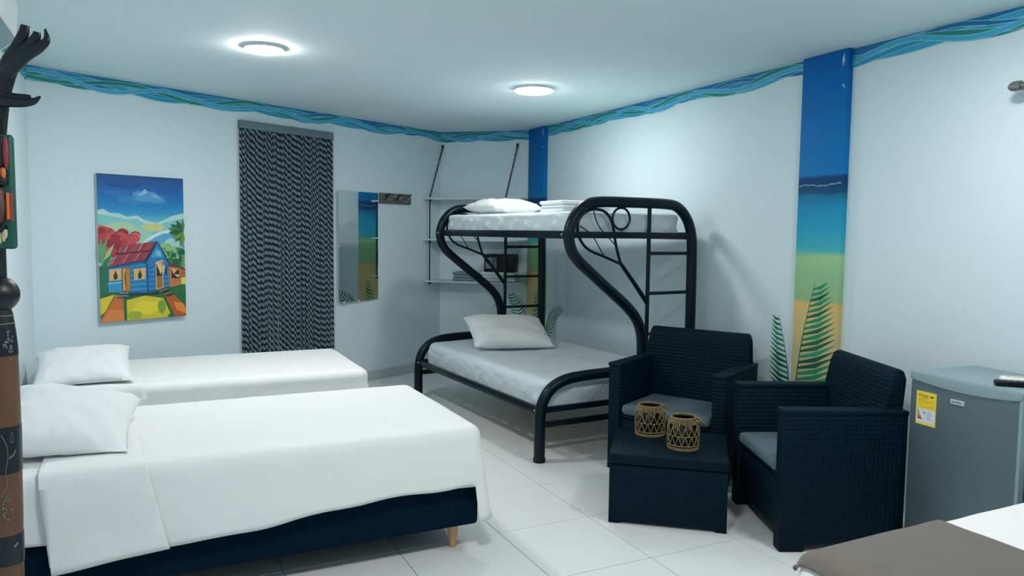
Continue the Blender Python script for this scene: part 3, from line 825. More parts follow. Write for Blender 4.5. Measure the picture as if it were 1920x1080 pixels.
def leaf(x0, y0, x1, y1, w, c):
    dx, dy = x1 - x0, y1 - y0; L = math.hypot(dx, dy) or 1; nx, ny = -dy / L * w, dx / L * w
    pp([(x0, y0), ((x0 + x1) / 2 + nx, (y0 + y1) / 2 + ny), (x1, y1), ((x0 + x1) / 2 - nx, (y0 + y1) / 2 - ny)], c)
for k, (x1, y1) in enumerate([(0.83, 0.33), (0.80, 0.36), (0.84, 0.41), (0.88, 0.46), (0.94, 0.50), (0.98, 0.49), (0.90, 0.30), (0.98, 0.29), (0.86, 0.44), (0.80, 0.39)]):
    leaf(0.985, 0.385, x1, y1, 0.022, [(30, 96, 60), (62, 130, 70), (110, 150, 66)][k % 3])
for k, (x0, y0, x1, y1) in enumerate([(0.0, 0.60, 0.10, 0.42), (0.02, 0.62, 0.17, 0.47), (0.0, 0.66, 0.14, 0.54), (0.0, 0.58, 0.03, 0.43), (0.02, 0.70, 0.13, 0.60), (0.0, 0.76, 0.10, 0.66), (0.0, 0.80, 0.08, 0.73)]):
    leaf(x0, y0, x1, y1, 0.025, [(96, 160, 110), (150, 196, 130), (54, 120, 84)][k % 3])
pp([(0, 0.62), (0.09, 0.62), (0.09, 0.84), (0, 0.86)], (40, 110, 84))
# ground
pp([(0, 0.81), (0.3, 0.79), (1, 0.77), (1, 1), (0, 1)], (34, 104, 60))
pp([(0, 0.84), (0.16, 0.815), (0.05, 0.93), (0, 0.955)], (214, 196, 60))
pp([(0.17, 0.82), (0.25, 0.815), (0.26, 1), (0.0, 1), (0, 0.985)], (198, 112, 54))
pp([(0.10, 0.92), (0.25, 0.92), (0.26, 1), (0.0, 1)], (214, 134, 70))
pp([(0.29, 0.86), (0.50, 0.835), (0.72, 0.86), (0.80, 0.97), (0.76, 1), (0.29, 1)], (206, 196, 52))
blob(0.52, 0.92, 0.16, 0.05, (226, 212, 60)); blob(0.38, 0.97, 0.09, 0.03, (160, 176, 56)); blob(0.70, 0.92, 0.05, 0.05, (120, 160, 60))
pp([(0.74, 0.845), (0.84, 0.835), (1, 0.93), (1, 1), (0.86, 1)], (184, 92, 44))
pp([(0.84, 0.89), (0.96, 0.905), (1, 0.95), (1, 0.985), (0.88, 0.95)], (222, 142, 60))
pp([(0.84, 0.77), (1, 0.76), (1, 0.915), (0.88, 0.85)], (30, 110, 66))
# side shed
pp([(0.79, 0.60), (0.90, 0.63), (1, 0.655), (1, 0.665), (0.80, 0.635)], (92, 58, 66))
pp([(0.80, 0.635), (0.93, 0.65), (0.93, 0.77), (0.80, 0.785)], (192, 120, 64)); pp([(0.93, 0.65), (1, 0.665), (1, 0.715), (0.93, 0.72)], (176, 98, 62))
pp([(0.94, 0.72), (1, 0.715), (1, 0.77), (0.94, 0.765)], (212, 206, 90))
pp([(0.825, 0.65), (0.92, 0.665), (0.92, 0.725), (0.825, 0.72)], (30, 34, 40)); pp([(0.825, 0.648), (0.90, 0.66), (0.85, 0.69)], (226, 180, 120)); pp([(0.86, 0.69), (0.93, 0.70), (0.90, 0.715)], (226, 206, 150))
# house walls
pp([(0.09, 0.625), (0.53, 0.60), (0.53, 0.815), (0.32, 0.808), (0.09, 0.80)], (38, 134, 190))
pp([(0.53, 0.615), (0.655, 0.462), (0.79, 0.60), (0.79, 0.775), (0.55, 0.815), (0.53, 0.815)], (30, 122, 182))
for k in range(11):
    z = 0.64 + 0.0165 * k
    pp([(0.30, z), (0.53, z - 0.006), (0.53, z - 0.003), (0.30, z + 0.003)], (92, 176, 210) if k % 2 else (18, 92, 150))
    pp([(0.545, z), (0.79, z - 0.018), (0.79, z - 0.015), (0.545, z + 0.003)], (78, 164, 206) if k % 2 else (14, 84, 144))
pp([(0.57, 0.57), (0.655, 0.49), (0.745, 0.57)], (58, 150, 200)); pp([(0.64, 0.52), (0.70, 0.52), (0.70, 0.56), (0.64, 0.56)], (110, 186, 214))
pp([(0.085, 0.74), (0.235, 0.735), (0.235, 0.80), (0.09, 0.80)], (54, 148, 196)); pp([(0.085, 0.735), (0.235, 0.73), (0.235, 0.737), (0.085, 0.742)], (140, 200, 214))
pp([(0.525, 0.61), (0.545, 0.61), (0.545, 0.82), (0.525, 0.82)], (16, 90, 150))
# roof
pp([(0.10, 0.615), (0.20, 0.53), (0.22, 0.485), (0.64, 0.455), (0.655, 0.462), (0.50, 0.585), (0.10, 0.62)], (150, 62, 78))
for k in range(12):
    a = k / 12; b2 = (k + 0.55) / 12
    c = [(176, 86, 94), (128, 88, 112), (196, 128, 136), (132, 52, 66), (160, 66, 76)][k % 5]
    pp([(0.24 + 0.40 * a, 0.487 - 0.03 * a), (0.24 + 0.40 * b2, 0.487 - 0.03 * b2), (0.20 + 0.38 * b2, 0.535 - 0.02 * b2), (0.20 + 0.38 * a, 0.535 - 0.02 * a)], c)
    pp([(0.18 + 0.40 * a, 0.545 - 0.022 * a), (0.18 + 0.40 * b2, 0.545 - 0.022 * b2), (0.115 + 0.39 * b2, 0.612 - 0.03 * b2), (0.115 + 0.39 * a, 0.612 - 0.03 * a)], [(190, 110, 122), (146, 58, 74), (122, 70, 92), (168, 72, 84)][k % 4])
pp([(0.19, 0.535), (0.595, 0.515), (0.59, 0.523), (0.18, 0.545)], (70, 34, 46))
pp([(0.645, 0.452), (0.662, 0.455), (0.515, 0.615), (0.49, 0.60)], (20, 52, 84)); pp([(0.655, 0.452), (0.67, 0.46), (0.81, 0.615), (0.79, 0.615)], (24, 70, 104))
pp([(0.085, 0.625), (0.50, 0.588), (0.52, 0.60), (0.09, 0.638)], (24, 84, 130))
# doors, windows, curtains, steps
pp([(0.245, 0.635), (0.335, 0.632), (0.335, 0.80), (0.245, 0.805)], (120, 80, 40)); pp([(0.285, 0.64), (0.33, 0.638), (0.33, 0.795), (0.29, 0.80)], (176, 132, 60)); pp([(0.25, 0.64), (0.285, 0.64), (0.265, 0.70), (0.28, 0.79), (0.25, 0.795)], (216, 160, 90))
pp([(0.63, 0.60), (0.72, 0.585), (0.72, 0.785), (0.63, 0.80)], (214, 178, 120)); pp([(0.64, 0.61), (0.71, 0.597), (0.71, 0.70), (0.64, 0.70)], (36, 40, 46)); pp([(0.64, 0.70), (0.71, 0.70), (0.71, 0.78), (0.64, 0.79)], (150, 106, 54)); pp([(0.64, 0.61), (0.70, 0.60), (0.71, 0.66), (0.69, 0.69)], (222, 190, 130))
pp([(0.71, 0.63), (0.765, 0.62), (0.765, 0.685), (0.71, 0.69)], (30, 50, 70)); pp([(0.71, 0.63), (0.75, 0.62), (0.73, 0.69), (0.71, 0.69)], (190, 190, 150))
for x in (0.10, 0.375):
    pp([(x, 0.645), (x + 0.135, 0.638), (x + 0.135, 0.718), (x, 0.722)], (206, 186, 130)); pp([(x + 0.012, 0.652), (x + 0.123, 0.646), (x + 0.123, 0.712), (x + 0.012, 0.715)], (44, 52, 60))
    pp([(x + 0.012, 0.652), (x + 0.07, 0.65), (x + 0.045, 0.69), (x + 0.05, 0.715), (x + 0.015, 0.715)], (226, 170, 100)); pp([(x + 0.07, 0.65), (x + 0.122, 0.647), (x + 0.12, 0.713), (x + 0.085, 0.713), (x + 0.095, 0.69)], (222, 176, 112))
for k in range(4):
    pp([(0.66 + 0.03 * k, 0.805 + 0.013 * k), (0.76 + 0.025 * k, 0.79 + 0.013 * k), (0.77 + 0.025 * k, 0.797 + 0.013 * k), (0.67 + 0.03 * k, 0.813 + 0.013 * k)], (60, 40, 50) if k % 2 else (150, 110, 90))
    pp([(0.21 - 0.008 * k, 0.805 + 0.01 * k), (0.31, 0.805 + 0.01 * k), (0.31, 0.812 + 0.01 * k), (0.21 - 0.008 * k, 0.812 + 0.01 * k)], (50, 90, 120) if k % 2 else (120, 150, 160))
pp([(0.30, 0.812), (0.66, 0.815), (0.66, 0.828), (0.30, 0.828)], (24, 60, 70))
obj('painted_scene', bm, M_PAINT, pic, smooth=0, recalc=False)

# -- rope curtain over a doorway
cur = wall_thing('rope_curtain', 'black and white twisted rope curtain hanging from a grey rail', 'curtain', 1.505, 0.0)
CW = 0.927
bm = new(); box(bm, 0, CW, -0.045, -0.004, 2.258, 2.322, 0.004); obj('rail', bm, M_RAIL, cur)
def rope_mat():
    m = bpy.data.materials.new('twisted_rope'); m.use_nodes = True
    nt = m.node_tree; b = nt.nodes['Principled BSDF']
    uvn = nt.nodes.new('ShaderNodeUVMap'); sx = nt.nodes.new('ShaderNodeSeparateXYZ'); nt.links.new(uvn.outputs[0], sx.inputs[0])
    ph = math_node(nt, 'MULTIPLY', math_node(nt, 'ADD', sx.outputs['X'], sx.outputs['Y']), 2 * math.pi)
    s = math_node(nt, 'SINE', ph)
    cr = nt.nodes.new('ShaderNodeValToRGB'); nt.links.new(math_node(nt, 'ADD', math_node(nt, 'MULTIPLY', s, 0.5), 0.5), cr.inputs[0])
    cr.color_ramp.elements[0].position = 0.42; cr.color_ramp.elements[0].color = rgb(5, 24, 34)
    cr.color_ramp.elements[1].position = 0.62; cr.color_ramp.elements[1].color = rgb(112, 138, 148)
    nt.links.new(cr.outputs[0], b.inputs['Base Color']); b.inputs['Roughness'].default_value = 0.85
    bp = nt.nodes.new('ShaderNodeBump'); bp.inputs['Strength'].default_value = 0.5; bp.inputs['Distance'].default_value = 0.004
    nt.links.new(s, bp.inputs['Height']); nt.links.new(bp.outputs[0], b.inputs['Normal'])
    return m
M_ROPE = rope_mat()
bm = new(); uvl = bm.loops.layers.uv.new('UVMap'); NS = 46; rng = random.Random(3)
for k in range(NS):
    x0 = 0.011 + (CW - 0.022) * k / (NS - 1); PHS = (PHS if k else 0.0) + rng.uniform(-0.25, 0.55); ph = PHS; pr = 0.052 + rng.uniform(-0.0012, 0.0012)
    dx = rng.uniform(-0.006, 0.006); dy = rng.uniform(-0.006, 0.004); y0 = -0.024 - 0.006 * (k % 2); a0 = rng.random() * 6
    rings = []
    NR = 15
    for i in range(NR):
        z = 2.265 - (2.265 - 0.04) * i / (NR - 1); t = i / (NR - 1)
        cx = x0 + dx * math.sin(t * 2.6 + a0) * t; cy = y0 + dy * t
        rings.append(([bm.verts.new((cx + 0.0102 * math.cos(2 * math.pi * q / 8), cy + 0.0102 * math.sin(2 * math.pi * q / 8), z)) for q in range(8)], z))
    for (A, za), (B, zb) in zip(rings, rings[1:]):
        for q in range(8):
            f = bm.faces.new((A[q], A[(q + 1) % 8], B[(q + 1) % 8], B[q]))
            for l, (uu, zz) in zip(f.loops, ((q / 8, za), ((q + 1) / 8, za), ((q + 1) / 8, zb), (q / 8, zb))):
                l[uvl].uv = (uu, zz / pr + ph)
o = obj('rope_strands', bm, M_ROPE, cur, smooth=60); o['kind'] = 'stuff'
# edge of the doorway behind
# -- mirror
mir = thing('mirror', 'frameless rectangular mirror beside the rope curtain', 'mirror', onL(2.485, 0.790, 0.038), LA + math.radians(4.1))
bm = new(); box(bm, 0.02, 0.10, 0.0, 0.026, 0.05, 0.97, 0.002, 1); obj('backing_strip', bm, M_WHITE, mir)
bm = new(); box(bm, 0, 0.505, -0.006, -0.001, 0, 1.022, 0.0); obj('glass', bm, M_MIRROR, mir, smooth=0)
for x, z in ((0.25, 1.024), (-0.002, 0.52), (0.06, -0.004), (0.25, -0.002)):
    bm = new(); sphere(bm, (x, -0.008, z), 0.008, 10, (1, 0.6, 1)); obj('clip', bm, M_WHITE, mir)
# -- small painted plaque with hooks
plq = wall_thing('coat_plaque', 'narrow painted wooden plaque beside the mirror top', 'plaque', 3.003, 1.716)
bm = new(); box(bm, 0, 0.413, -0.022, -0.001, 0, 0.10, 0.004); obj('board', bm, mat('plaque_wood', rgb(92, 92, 90), 0.6, var=0.3, vscale=20), plq)
bm = new(); lay = colored(bm); r = random.Random(5)
for k in range(34):
    cx, cz = 0.03 + 0.36 * r.random(), 0.018 + 0.064 * r.random()
    c = r.choice([(146, 150, 146), (120, 130, 130), (56, 84, 80), (150, 110, 118), (60, 54, 60), (96, 112, 92), (64, 130, 112)])
    n = 7; rx, rz_ = 0.012 + 0.012 * r.random(), 0.006 + 0.01 * r.random()
    cpoly(bm, lay, [(cx + rx * math.cos(2 * math.pi * q / n), -0.0223 - 0.00005 * k, cz + rz_ * math.sin(2 * math.pi * q / n)) for q in range(n)], rgb(*c))
obj('painted_flowers', bm, M_PAINT, plq, smooth=0, recalc=False)
for x in (0.075, 0.225):
    bm = new(); tube(bm, smooth_path([(x, -0.02, 0.03), (x - 0.002, -0.028, 0.05), (x + 0.014, -0.034, 0.075), (x + 0.05, -0.034, 0.098)], 4), 0.006, 8); obj('hook', bm, M_BLACK, plq)
bm = new(); sphere(bm, (0.425, -0.010, 0.098), 0.008, 10); obj('screw', bm, M_BLACK, plq)

# ------------------------------------------------------------------ woven armchairs and table
def armchair(label, loc, rz, w, d):
    t = thing('armchair', label, 'armchair', loc, rz, 'woven resin armchairs')
    ta = 0.085
    for x0 in (0.0, w - ta):
        bm = new()
        prism(bm, [(0.0, 0.0), (0.115, 0.0), (0.118, 0.055), (d - 0.118, 0.055), (d - 0.115, 0.0), (d, 0.0), (d, 0.645), (0.0, 0.645)], 'x', x0 + 0.004, x0 + ta - 0.004, 0.006, 2)
        p = obj('arm_panel', bm, M_WEAVE, t)
        bm = new(); box(bm, x0, x0 + ta, -0.004, d + 0.002, 0.640, 0.662, 0.006); obj('armrest', bm, M_RESIN, p)
    bm = new(); box(bm, ta - 0.003, w - ta + 0.003, 0.018, 0.045, 0.07, 0.335, 0.004); obj('front_panel', bm, M_WEAVE, t)
    bm = new(); box(bm, ta - 0.003, w - ta + 0.003, 0.018, d - 0.03, 0.31, 0.345, 0.004); obj('seat', bm, M_RESIN, t)
    bm = new()   # leaning backrest, rounded at the top
    prism(bm, [(d - 0.145, 0.345), (d - 0.05, 0.345), (d - 0.02, 0.60), (d - 0.015, 0.666), (d + 0.005, 0.80), (d - 0.005, 0.838), (d - 0.035, 0.848), (d - 0.06, 0.835), (d - 0.075, 0.79), (d - 0.092, 0.666), (d - 0.100, 0.60)], 'x', 0.030, w - 0.030, 0.012, 2)
    for v in bm.verts:   # round the top corners
        if v.co.z > 0.7:
            k = (v.co.z - 0.7) / 0.15
            v.co.x += (w / 2 - v.co.x) * 0.06 * k * k
    for v in bm.verts:   # narrower between the arms, full width above them
        if v.co.z < 0.64: v.co.x = min(max(v.co.x, ta - 0.004), w - ta + 0.004)
    obj('backrest', bm, M_WEAVE, t)
    bm = new(); box(bm, ta - 0.002, w - ta + 0.002, d - 0.05, d - 0.02, 0.06, 0.36, 0.004); obj('rear_panel', bm, M_WEAVE, t)
    bm = new(); box(bm, ta + 0.006, w - ta - 0.006, -0.005, d - 0.10, 0.347, 0.405, 0.026, 4)
    for v in bm.verts: v.co.z += 0.008 * (1 - ((v.co.x - w / 2) / (w / 2)) ** 2) if v.co.z > 0.39 else 0
    obj('seat_cushion', bm, M_CUSH, t, smooth=60, label='grey seat cushion')
    return t
armchair('dark woven resin armchair beside the foot of the bunk bed', (0.60, 4.58, 0), math.radians(-36.0), 0.745, 0.555)
armchair('dark woven resin armchair beside the fridge, seen from its side', (1.218, 4.035, 0), math.radians(-88.2), 0.69, 0.575)

tb = thing('coffee_table', 'low dark woven resin coffee table holding two rattan lanterns', 'table', (0.492, 3.68, 0), math.radians(-13.4))
TS, TD = 0.585, 0.525
for a, b2, ax in ((0.006, 0.03, 'y'), (TD - 0.03, TD - 0.006, 'y')):
    bm = new(); prism(bm, [(0.006, 0), (0.06, 0), (0.062, 0.022), (TS - 0.062, 0.022), (TS - 0.06, 0), (TS - 0.006, 0), (TS - 0.006, 0.30), (0.006, 0.30)], 'y', a, b2, 0.004, 2); obj('side_panel', bm, M_WEAVE, tb)
for a, b2 in ((0.0055, 0.03), (TS - 0.03, TS - 0.0055)):
    bm = new(); prism(bm, [(0.0055, 0), (0.06, 0), (0.062, 0.022), (TD - 0.062, 0.022), (TD - 0.06, 0), (TD - 0.0055, 0), (TD - 0.0055, 0.30), (0.0055, 0.30)], 'x', a, b2, 0.004, 2); obj('side_panel', bm, M_WEAVE, tb)
bm = new(); box(bm, 0, TS, 0, TD, 0.304, 0.36, 0.010, 3); obj('table_top', bm, weave_mat('lid_weave', rgb(4, 26, 38), 0.04, 0.12, 0.5), tb)

# ------------------------------------------------------------------ rattan lanterns
def lantern(loc, rz, label, r=0.078, h=0.165):
    t = thing('rattan_lantern', label, 'lantern', loc, rz, 'rattan lanterns on the coffee table')
    prof = lambda z: r * (0.86 + 0.14 * math.sin(math.pi * min(1, max(0, z / h * 0.9 + 0.08))) ** 0.6) if z < h * 0.75 else r * (1.0 - 0.24 * ((z / h - 0.75) / 0.25) ** 1.3)
    bm = new(); lathe(bm, [(r * 0.80, 0.004), (r * 0.88, 0.03), (r * 0.90, h * 0.72), (r * 0.68, h * 0.95), (r * 0.64, h * 0.95), (r * 0.84, h * 0.70), (r * 0.82, 0.04), (0.005, 0.02)], n=28); obj('glass_jar', bm, M_GLASSY, t)
    bm = new()      # wrapped collar: many upright turns of twine
    n = 46
    for k in range(n):
        a = 2 * math.pi * k / n; j = 0.006 * math.sin(k * 7.3)
        tube(bm, [((prof(z) + 0.002) * math.cos(a), (prof(z) + 0.002) * math.sin(a), z) for z in (h * 0.755 + 2 * j, h * 0.84, h * 0.93, h)], 0.0034 + 0.0008 * math.sin(k * 3.7), 5)
    obj('collar', bm, M_RATTAN, t)
    bm = new()      # zigzag netting in two courses
    for c, (za, zb) in enumerate(((h * 0.74, h * 0.46), (h * 0.46, h * 0.16))):
        m = 15
        for k in range(m):
            a0, a1, a2 = (2 * math.pi * (k + q) / m for q in (0, 0.5, 1.0))
            for aa, ab, z0, z1 in ((a0, a1, za, zb), (a1, a2, zb, za)):
                tube(bm, [((prof(z0 + (z1 - z0) * q) + 0.003) * math.cos(aa + (ab - aa) * q), (prof(z0 + (z1 - z0) * q) + 0.003) * math.sin(aa + (ab - aa) * q), z0 + (z1 - z0) * q) for q in (0, 0.5, 1)], 0.0026, 5)
    obj('cord_netting', bm, M_RATTAN, t)
    for z, rr in ((h * 0.46, 0.0026), (h * 0.16, 0.0035), (h * 0.08, 0.0045), (0.006, 0.0055), (h * 0.99, 0.005)):
        bm = new(); tube(bm, [((prof(z) + 0.003) * math.cos(2 * math.pi * k / 32), (prof(z) + 0.003) * math.sin(2 * math.pi * k / 32), z) for k in range(32)], rr, 6, closed=True); obj('hoop', bm, M_RATTAN, t)
    bm = new()
    tube(bm, smooth_path([(0.03, -0.062, h), (0.05, -0.056, h + 0.008), (0.062, -0.045, h - 0.004), (0.080, -0.045, h - 0.012), (0.095, -0.05, h - 0.026)], 4), 0.004, 6)
    tube(bm, smooth_path([(0.045, -0.058, h - 0.004), (0.058, -0.064, h - 0.012), (0.07, -0.055, h - 0.004), (0.056, -0.046, h + 0.004), (0.046, -0.058, h - 0.006)], 4), 0.0045, 6)
    obj('knot', bm, M_RATTAN, t)
lantern((0.762, 4.03, 0.3605), 0.6, 'rattan lantern at the back of the coffee table, nearer the bunk bed')
lantern((0.885, 3.775, 0.3605), 0.0, 'rattan lantern with a loose knot at the front of the coffee table')

# ------------------------------------------------------------------ refrigerator
FA = math.atan2(-0.936, 0.352)     # local x along the door (towards the camera), local y into the cabinet
fr = thing('refrigerator', 'small grey refrigerator with a yellow energy label beside the armchair', 'refrigerator', (1.791, 3.325, 0), FA)
FW, FD, FH = 0.51, 0.40, 0.86
bm = new(); box(bm, 0.004, FW - 0.004, 0.045, FD, 0.02, FH - 0.03, 0.008); obj('cabinet', bm, M_STEEL, fr)
bm = new(); box(bm, 0.0, FW, 0.0, 0.042, 0.035, FH - 0.035, 0.012, 3); door = obj('door', bm, M_STEEL, fr)
bm = new()   # curved cap on top of the door
n = 14
lo = [(FW * k / n, FH - 0.036 - 0.030 * math.sin(math.pi * (k / n) ** 1.0) * 0.6) for k in range(n + 1)]
prism(bm, lo + [(FW, FH - 0.008), (0.0, FH - 0.008)], 'y', -0.004, 0.05, 0.003, 2); obj('door_cap', bm, M_TRIM, door)
bm = new(); box(bm, -0.002, FW + 0.002, -0.002, FD, FH - 0.022, FH, 0.008, 3); obj('top_panel', bm, M_TRIM, fr)
bm = new(); box(bm, FW - 0.012, FW + 0.003, -0.003, 0.03, 0.04, FH - 0.03, 0.004); obj('edge_trim', bm, M_TRIM, door)
for x in (0.05, FW - 0.05):
    for y in (0.06, FD - 0.05):
        bm = new(); lathe(bm, [(0.018, 0), (0.018, 0.024)], (x, y, 0), 12); obj('foot', bm, M_BLACK, fr)
# energy label
bm = new(); lay = colored(bm)
def st(x0, x1, z0, z1, c, l=0, pts=None):
    y = -0.0006 - 0.0002 * l
    P = pts or [(x0, z0), (x1, z0), (x1, z1), (x0, z1)]
    cpoly(bm, lay, [(x, y, z) for x, z in P], rgb(*c))
sx0, sx1, sz0, sz1 = 0.036, 0.136, 0.628, 0.776
st(sx0, sx1, sz0, sz1, (226, 208, 84)); st(sx0 + 0.006, sx1 - 0.006, 0.702, 0.770, (232, 204, 50), 1)
st(sx0 + 0.004, sx1 - 0.004, 0.640, 0.698, (206, 214, 222), 1)
st(0.106, 0.122, 0.7535, 0.7595, (60, 44, 30), 2)
for k, (a, b2) in enumerate([(0.046, 0.095), (0.046, 0.080), (0.046, 0.122), (0.046, 0.126), (0.072, 0.090), (0.046, 0.060), (0.100, 0.126), (0.05, 0.118)]):
    z = 0.7455 - 0.0055 * k
    st(a, b2, z, z + 0.0016, (176, 146, 30), 2)
for k, c in enumerate([(30, 110, 70), (70, 140, 80), (150, 160, 90), (200, 150, 90), (206, 110, 80), (190, 70, 60), (160, 50, 50)]):
    z = 0.688 - 0.0062 * k
    st(0, 0, 0, 0, c, 2, [(0.0445, z), (0.0475 + 0.0031 * k, z), (0.050 + 0.0031 * k, z + 0.003), (0.0475 + 0.0031 * k, z + 0.0056), (0.0445, z + 0.0056)])
st(0.076, 0.083, 0.679, 0.686, (40, 60, 110), 2)
for k, (a, b2) in enumerate([(0.092, 0.114), (0.092, 0.118), (0.094, 0.112), (0.092, 0.116)]):
    st(a, b2, 0.683 - 0.009 * k, 0.6855 - 0.009 * k, (120, 140, 170), 2)
lab = obj('energy_label', bm, M_PRINT, door, smooth=0, label='yellow and white energy label', recalc=False)
def text_mesh(body, size, parent, loc, m, name):
    cu = bpy.data.curves.new('lettering', 'FONT'); cu.body = body; cu.size = size; cu.align_x = 'LEFT'
    tmp = bpy.data.objects.new('tmp_text', cu); COL.objects.link(tmp)
    bpy.context.view_layer.update()
    me = bpy.data.meshes.new_from_object(tmp.evaluated_get(bpy.context.evaluated_depsgraph_get()))
    bpy.data.objects.remove(tmp, do_unlink=True)
    o = bpy.data.objects.new(name, me); COL.objects.link(o); me.materials.append(m)
    o.parent = parent; o.location = loc; o.rotation_euler = (math.radians(90), 0, 0)
    return o
text_mesh('Energía', 0.0165, lab, (0.047, -0.0012, 0.7530), mat('label_ink', rgb(70, 52, 16), 0.6), 'lettering')
bm = new(); box(bm, 0.205, 0.268, -0.004, 0.0, 0.752, 0.772, 0.001, 1); bd = obj('badge', bm, mat('badge_silver', rgb(176, 192, 196), 0.35), door)
bm = new(); lay = colored(bm); x = 0.2115
for k, (wd, ht) in enumerate([(0.007, 0.0055), (0.006, 0.0055), (0.006, 0.0055), (0.002, 0.009), (0.003, 0.009), (0.006, 0.0055), (0.006, 0.0055)]):
    cpoly(bm, lay, [(x, -0.0043, 0.759), (x + wd, -0.0043, 0.759), (x + wd, -0.0043, 0.759 + ht), (x, -0.0043, 0.759 + ht)], rgb(70, 92, 104)); x += wd + 0.0012
obj('badge_lettering', bm, M_PRINT, bd, smooth=0, recalc=False)
# things on the fridge
FX = Vector((math.cos(FA), math.sin(FA), 0)); FY = Vector((-math.sin(FA), math.cos(FA), 0))
def onF(x, y, z=FH): return Vector((1.791, 3.325, 0)) + FX * x + FY * y + Vector((0, 0, z))
rc = thing('remote_control', 'dark remote control lying on the fridge', 'remote', onF(0.425, 0.10, FH + 0.0005), FA + 0.9)
bm = new(); box(bm, -0.09, 0.07, -0.022, 0.022, 0.0, 0.022, 0.007, 3); obj('body', bm, M_BLACK, rc)
for k in range(5):
    for q in (-0.01, 0.0, 0.01):
        bm = new(); box(bm, -0.05 + 0.022 * k, -0.04 + 0.022 * k, q - 0.003, q + 0.003, 0.0215, 0.0235, 0.001, 1); obj('button', bm, M_RAIL, rc)
wc = thing('white_remote', 'white rounded remote control lying on the fridge behind the dark one', 'remote', onF(0.375, 0.15, FH + 0.0005), FA + 0.75)
bm = new(); box(bm, -0.06, 0.05, -0.028, 0.028, 0.0, 0.026, 0.010, 4); obj('body', bm, M_WHITE, wc)
bm = new(); box(bm, -0.04, 0.03, -0.018, 0.018, 0.0255, 0.0275, 0.001, 1); obj('screen', bm, mat('beige_panel', rgb(206, 196, 176), 0.5), wc)

# ------------------------------------------------------------------ curtain rod on the right wall
rod = thing('curtain_rod', 'brushed metal rod end on the right wall at the picture edge', 'curtain rod', W(U_RIGHT, 2.03, 2.118), GA)
bm = new(); tube(bm, [(-0.085, 0.0, 0), (-0.085, -1.6, 0)], 0.014, 14); obj('rod', bm, M_NICKEL, rod)
bm = new(); lathe(bm, [(0.012, 0), (0.022, 0.004), (0.024, 0.03), (0.021, 0.045), (0.012, 0.058), (0.003, 0.062)], n=20)
bmesh.ops.rotate(bm, cent=(0, 0, 0), matrix=Matrix.Rotation(math.radians(-90), 3, 'X'), verts=bm.verts[:])
bmesh.ops.translate(bm, vec=(-0.085, -0.006, 0), verts=bm.verts[:]); obj('finial', bm, M_NICKEL, rod)
bm = new(); tube(bm, [(-0.001, -0.03, 0), (-0.085, -0.03, 0)], 0.009, 10); lathe(bm, [(0.02, -0.03), (0.02, 0.03)], (-0.085, -0.03, 0), 4)
obj('bracket', bm, M_NICKEL, rod)

# ------------------------------------------------------------------ air conditioner on the side wall
ac = thing('air_conditioner', 'white split air conditioner on the side wall at the upper left edge', 'air conditioner', W(U_LEFT + 0.012, 2.80, 2.13), GA)
bm = new(); prism(bm, [(0.002, 0.0), (0.15, 0.0), (0.215, 0.06), (0.222, 0.20), (0.19, 0.262), (0.002, 0.27)], 'y', 0.0, 0.82, 0.012, 3); obj('housing', bm, M_WHITE, ac)
bm = new(); prism(bm, [(0.155, -0.004), (0.218, 0.054), (0.212, 0.060), (0.15, 0.002)], 'y', 0.05, 0.77, 0.001, 1); obj('louvre', bm, M_TRIM, ac)

# ------------------------------------------------------------------ carved totem stand and mask
TX, TY = -1.513, 2.20
tot = thing('carved_totem', 'carved brown wooden totem post with a round head and claw top', 'totem', (TX, TY, 0))
bm = new(); lathe(bm, [(0.062, 0.0), (0.066, 0.03), (0.070, 0.45), (0.0735, 0.50), (0.0715, 0.52), (0.075, 0.60), (0.080, 0.90), (0.0775, 1.08), (0.070, 1.14), (0.060, 1.19), (0.050, 1.215)], n=32); body = obj('post', bm, M_BWOOD, tot); body.scale = (0.59, 0.59, 1.0)
for z0, z1, p0, p1 in ((0.44, 0.53, 0.0735, 0.0745), (0.72, 0.86, 0.0795, 0.0815), (1.07, 1.215, 0.0785, 0.0515)):
    bm = new()
    if z0 > 1: lathe(bm, [(0.0795, 1.07), (0.0785, 1.09), (0.0715, 1.14), (0.0615, 1.19), (0.0515, 1.216)], n=32)
    else: lathe(bm, [(p0, z0), (p0 + 0.001, (z0 + z1) / 2), (p1, z1)], n=32)
    obj('burnt_band', bm, M_DWOOD, body)
for z, rr in ((1.165, 0.068), (1.188, 0.0632)):
    bm = new(); tube(bm, [(rr * math.cos(2 * math.pi * k / 32), rr * math.sin(2 * math.pi * k / 32), z) for k in range(32)], 0.0014, 5, closed=True); obj('engraved_ring', bm, M_CARVE, body)
def onT(a, z, r=0.0825): return (r * math.cos(math.radians(a)), r * math.sin(math.radians(a)), z)
bm = new()
tube(bm, smooth_path([onT(-62, 0.84), onT(-48, 0.81), onT(-44, 0.77), onT(-52, 0.73), onT(-50, 0.69, 0.080), onT(-66, 0.655, 0.080)], 4), 0.0016, 5)
tube(bm, smooth_path([onT(-30, 0.845), onT(-25, 0.825), onT(-30, 0.812), onT(-35, 0.825), onT(-30, 0.845)], 4), 0.0012, 5)
tube(bm, [onT(-40, 0.767), onT(-26, 0.775), onT(-18, 0.79)], 0.0025, 5)
tube(bm, [onT(-34, 0.495, 0.0755), onT(-18, 0.505, 0.0755)], 0.003, 5)
obj('engraved_lines', bm, M_CARVE, body)['kind'] = 'stuff'
bm = new()   # studded carved diamonds
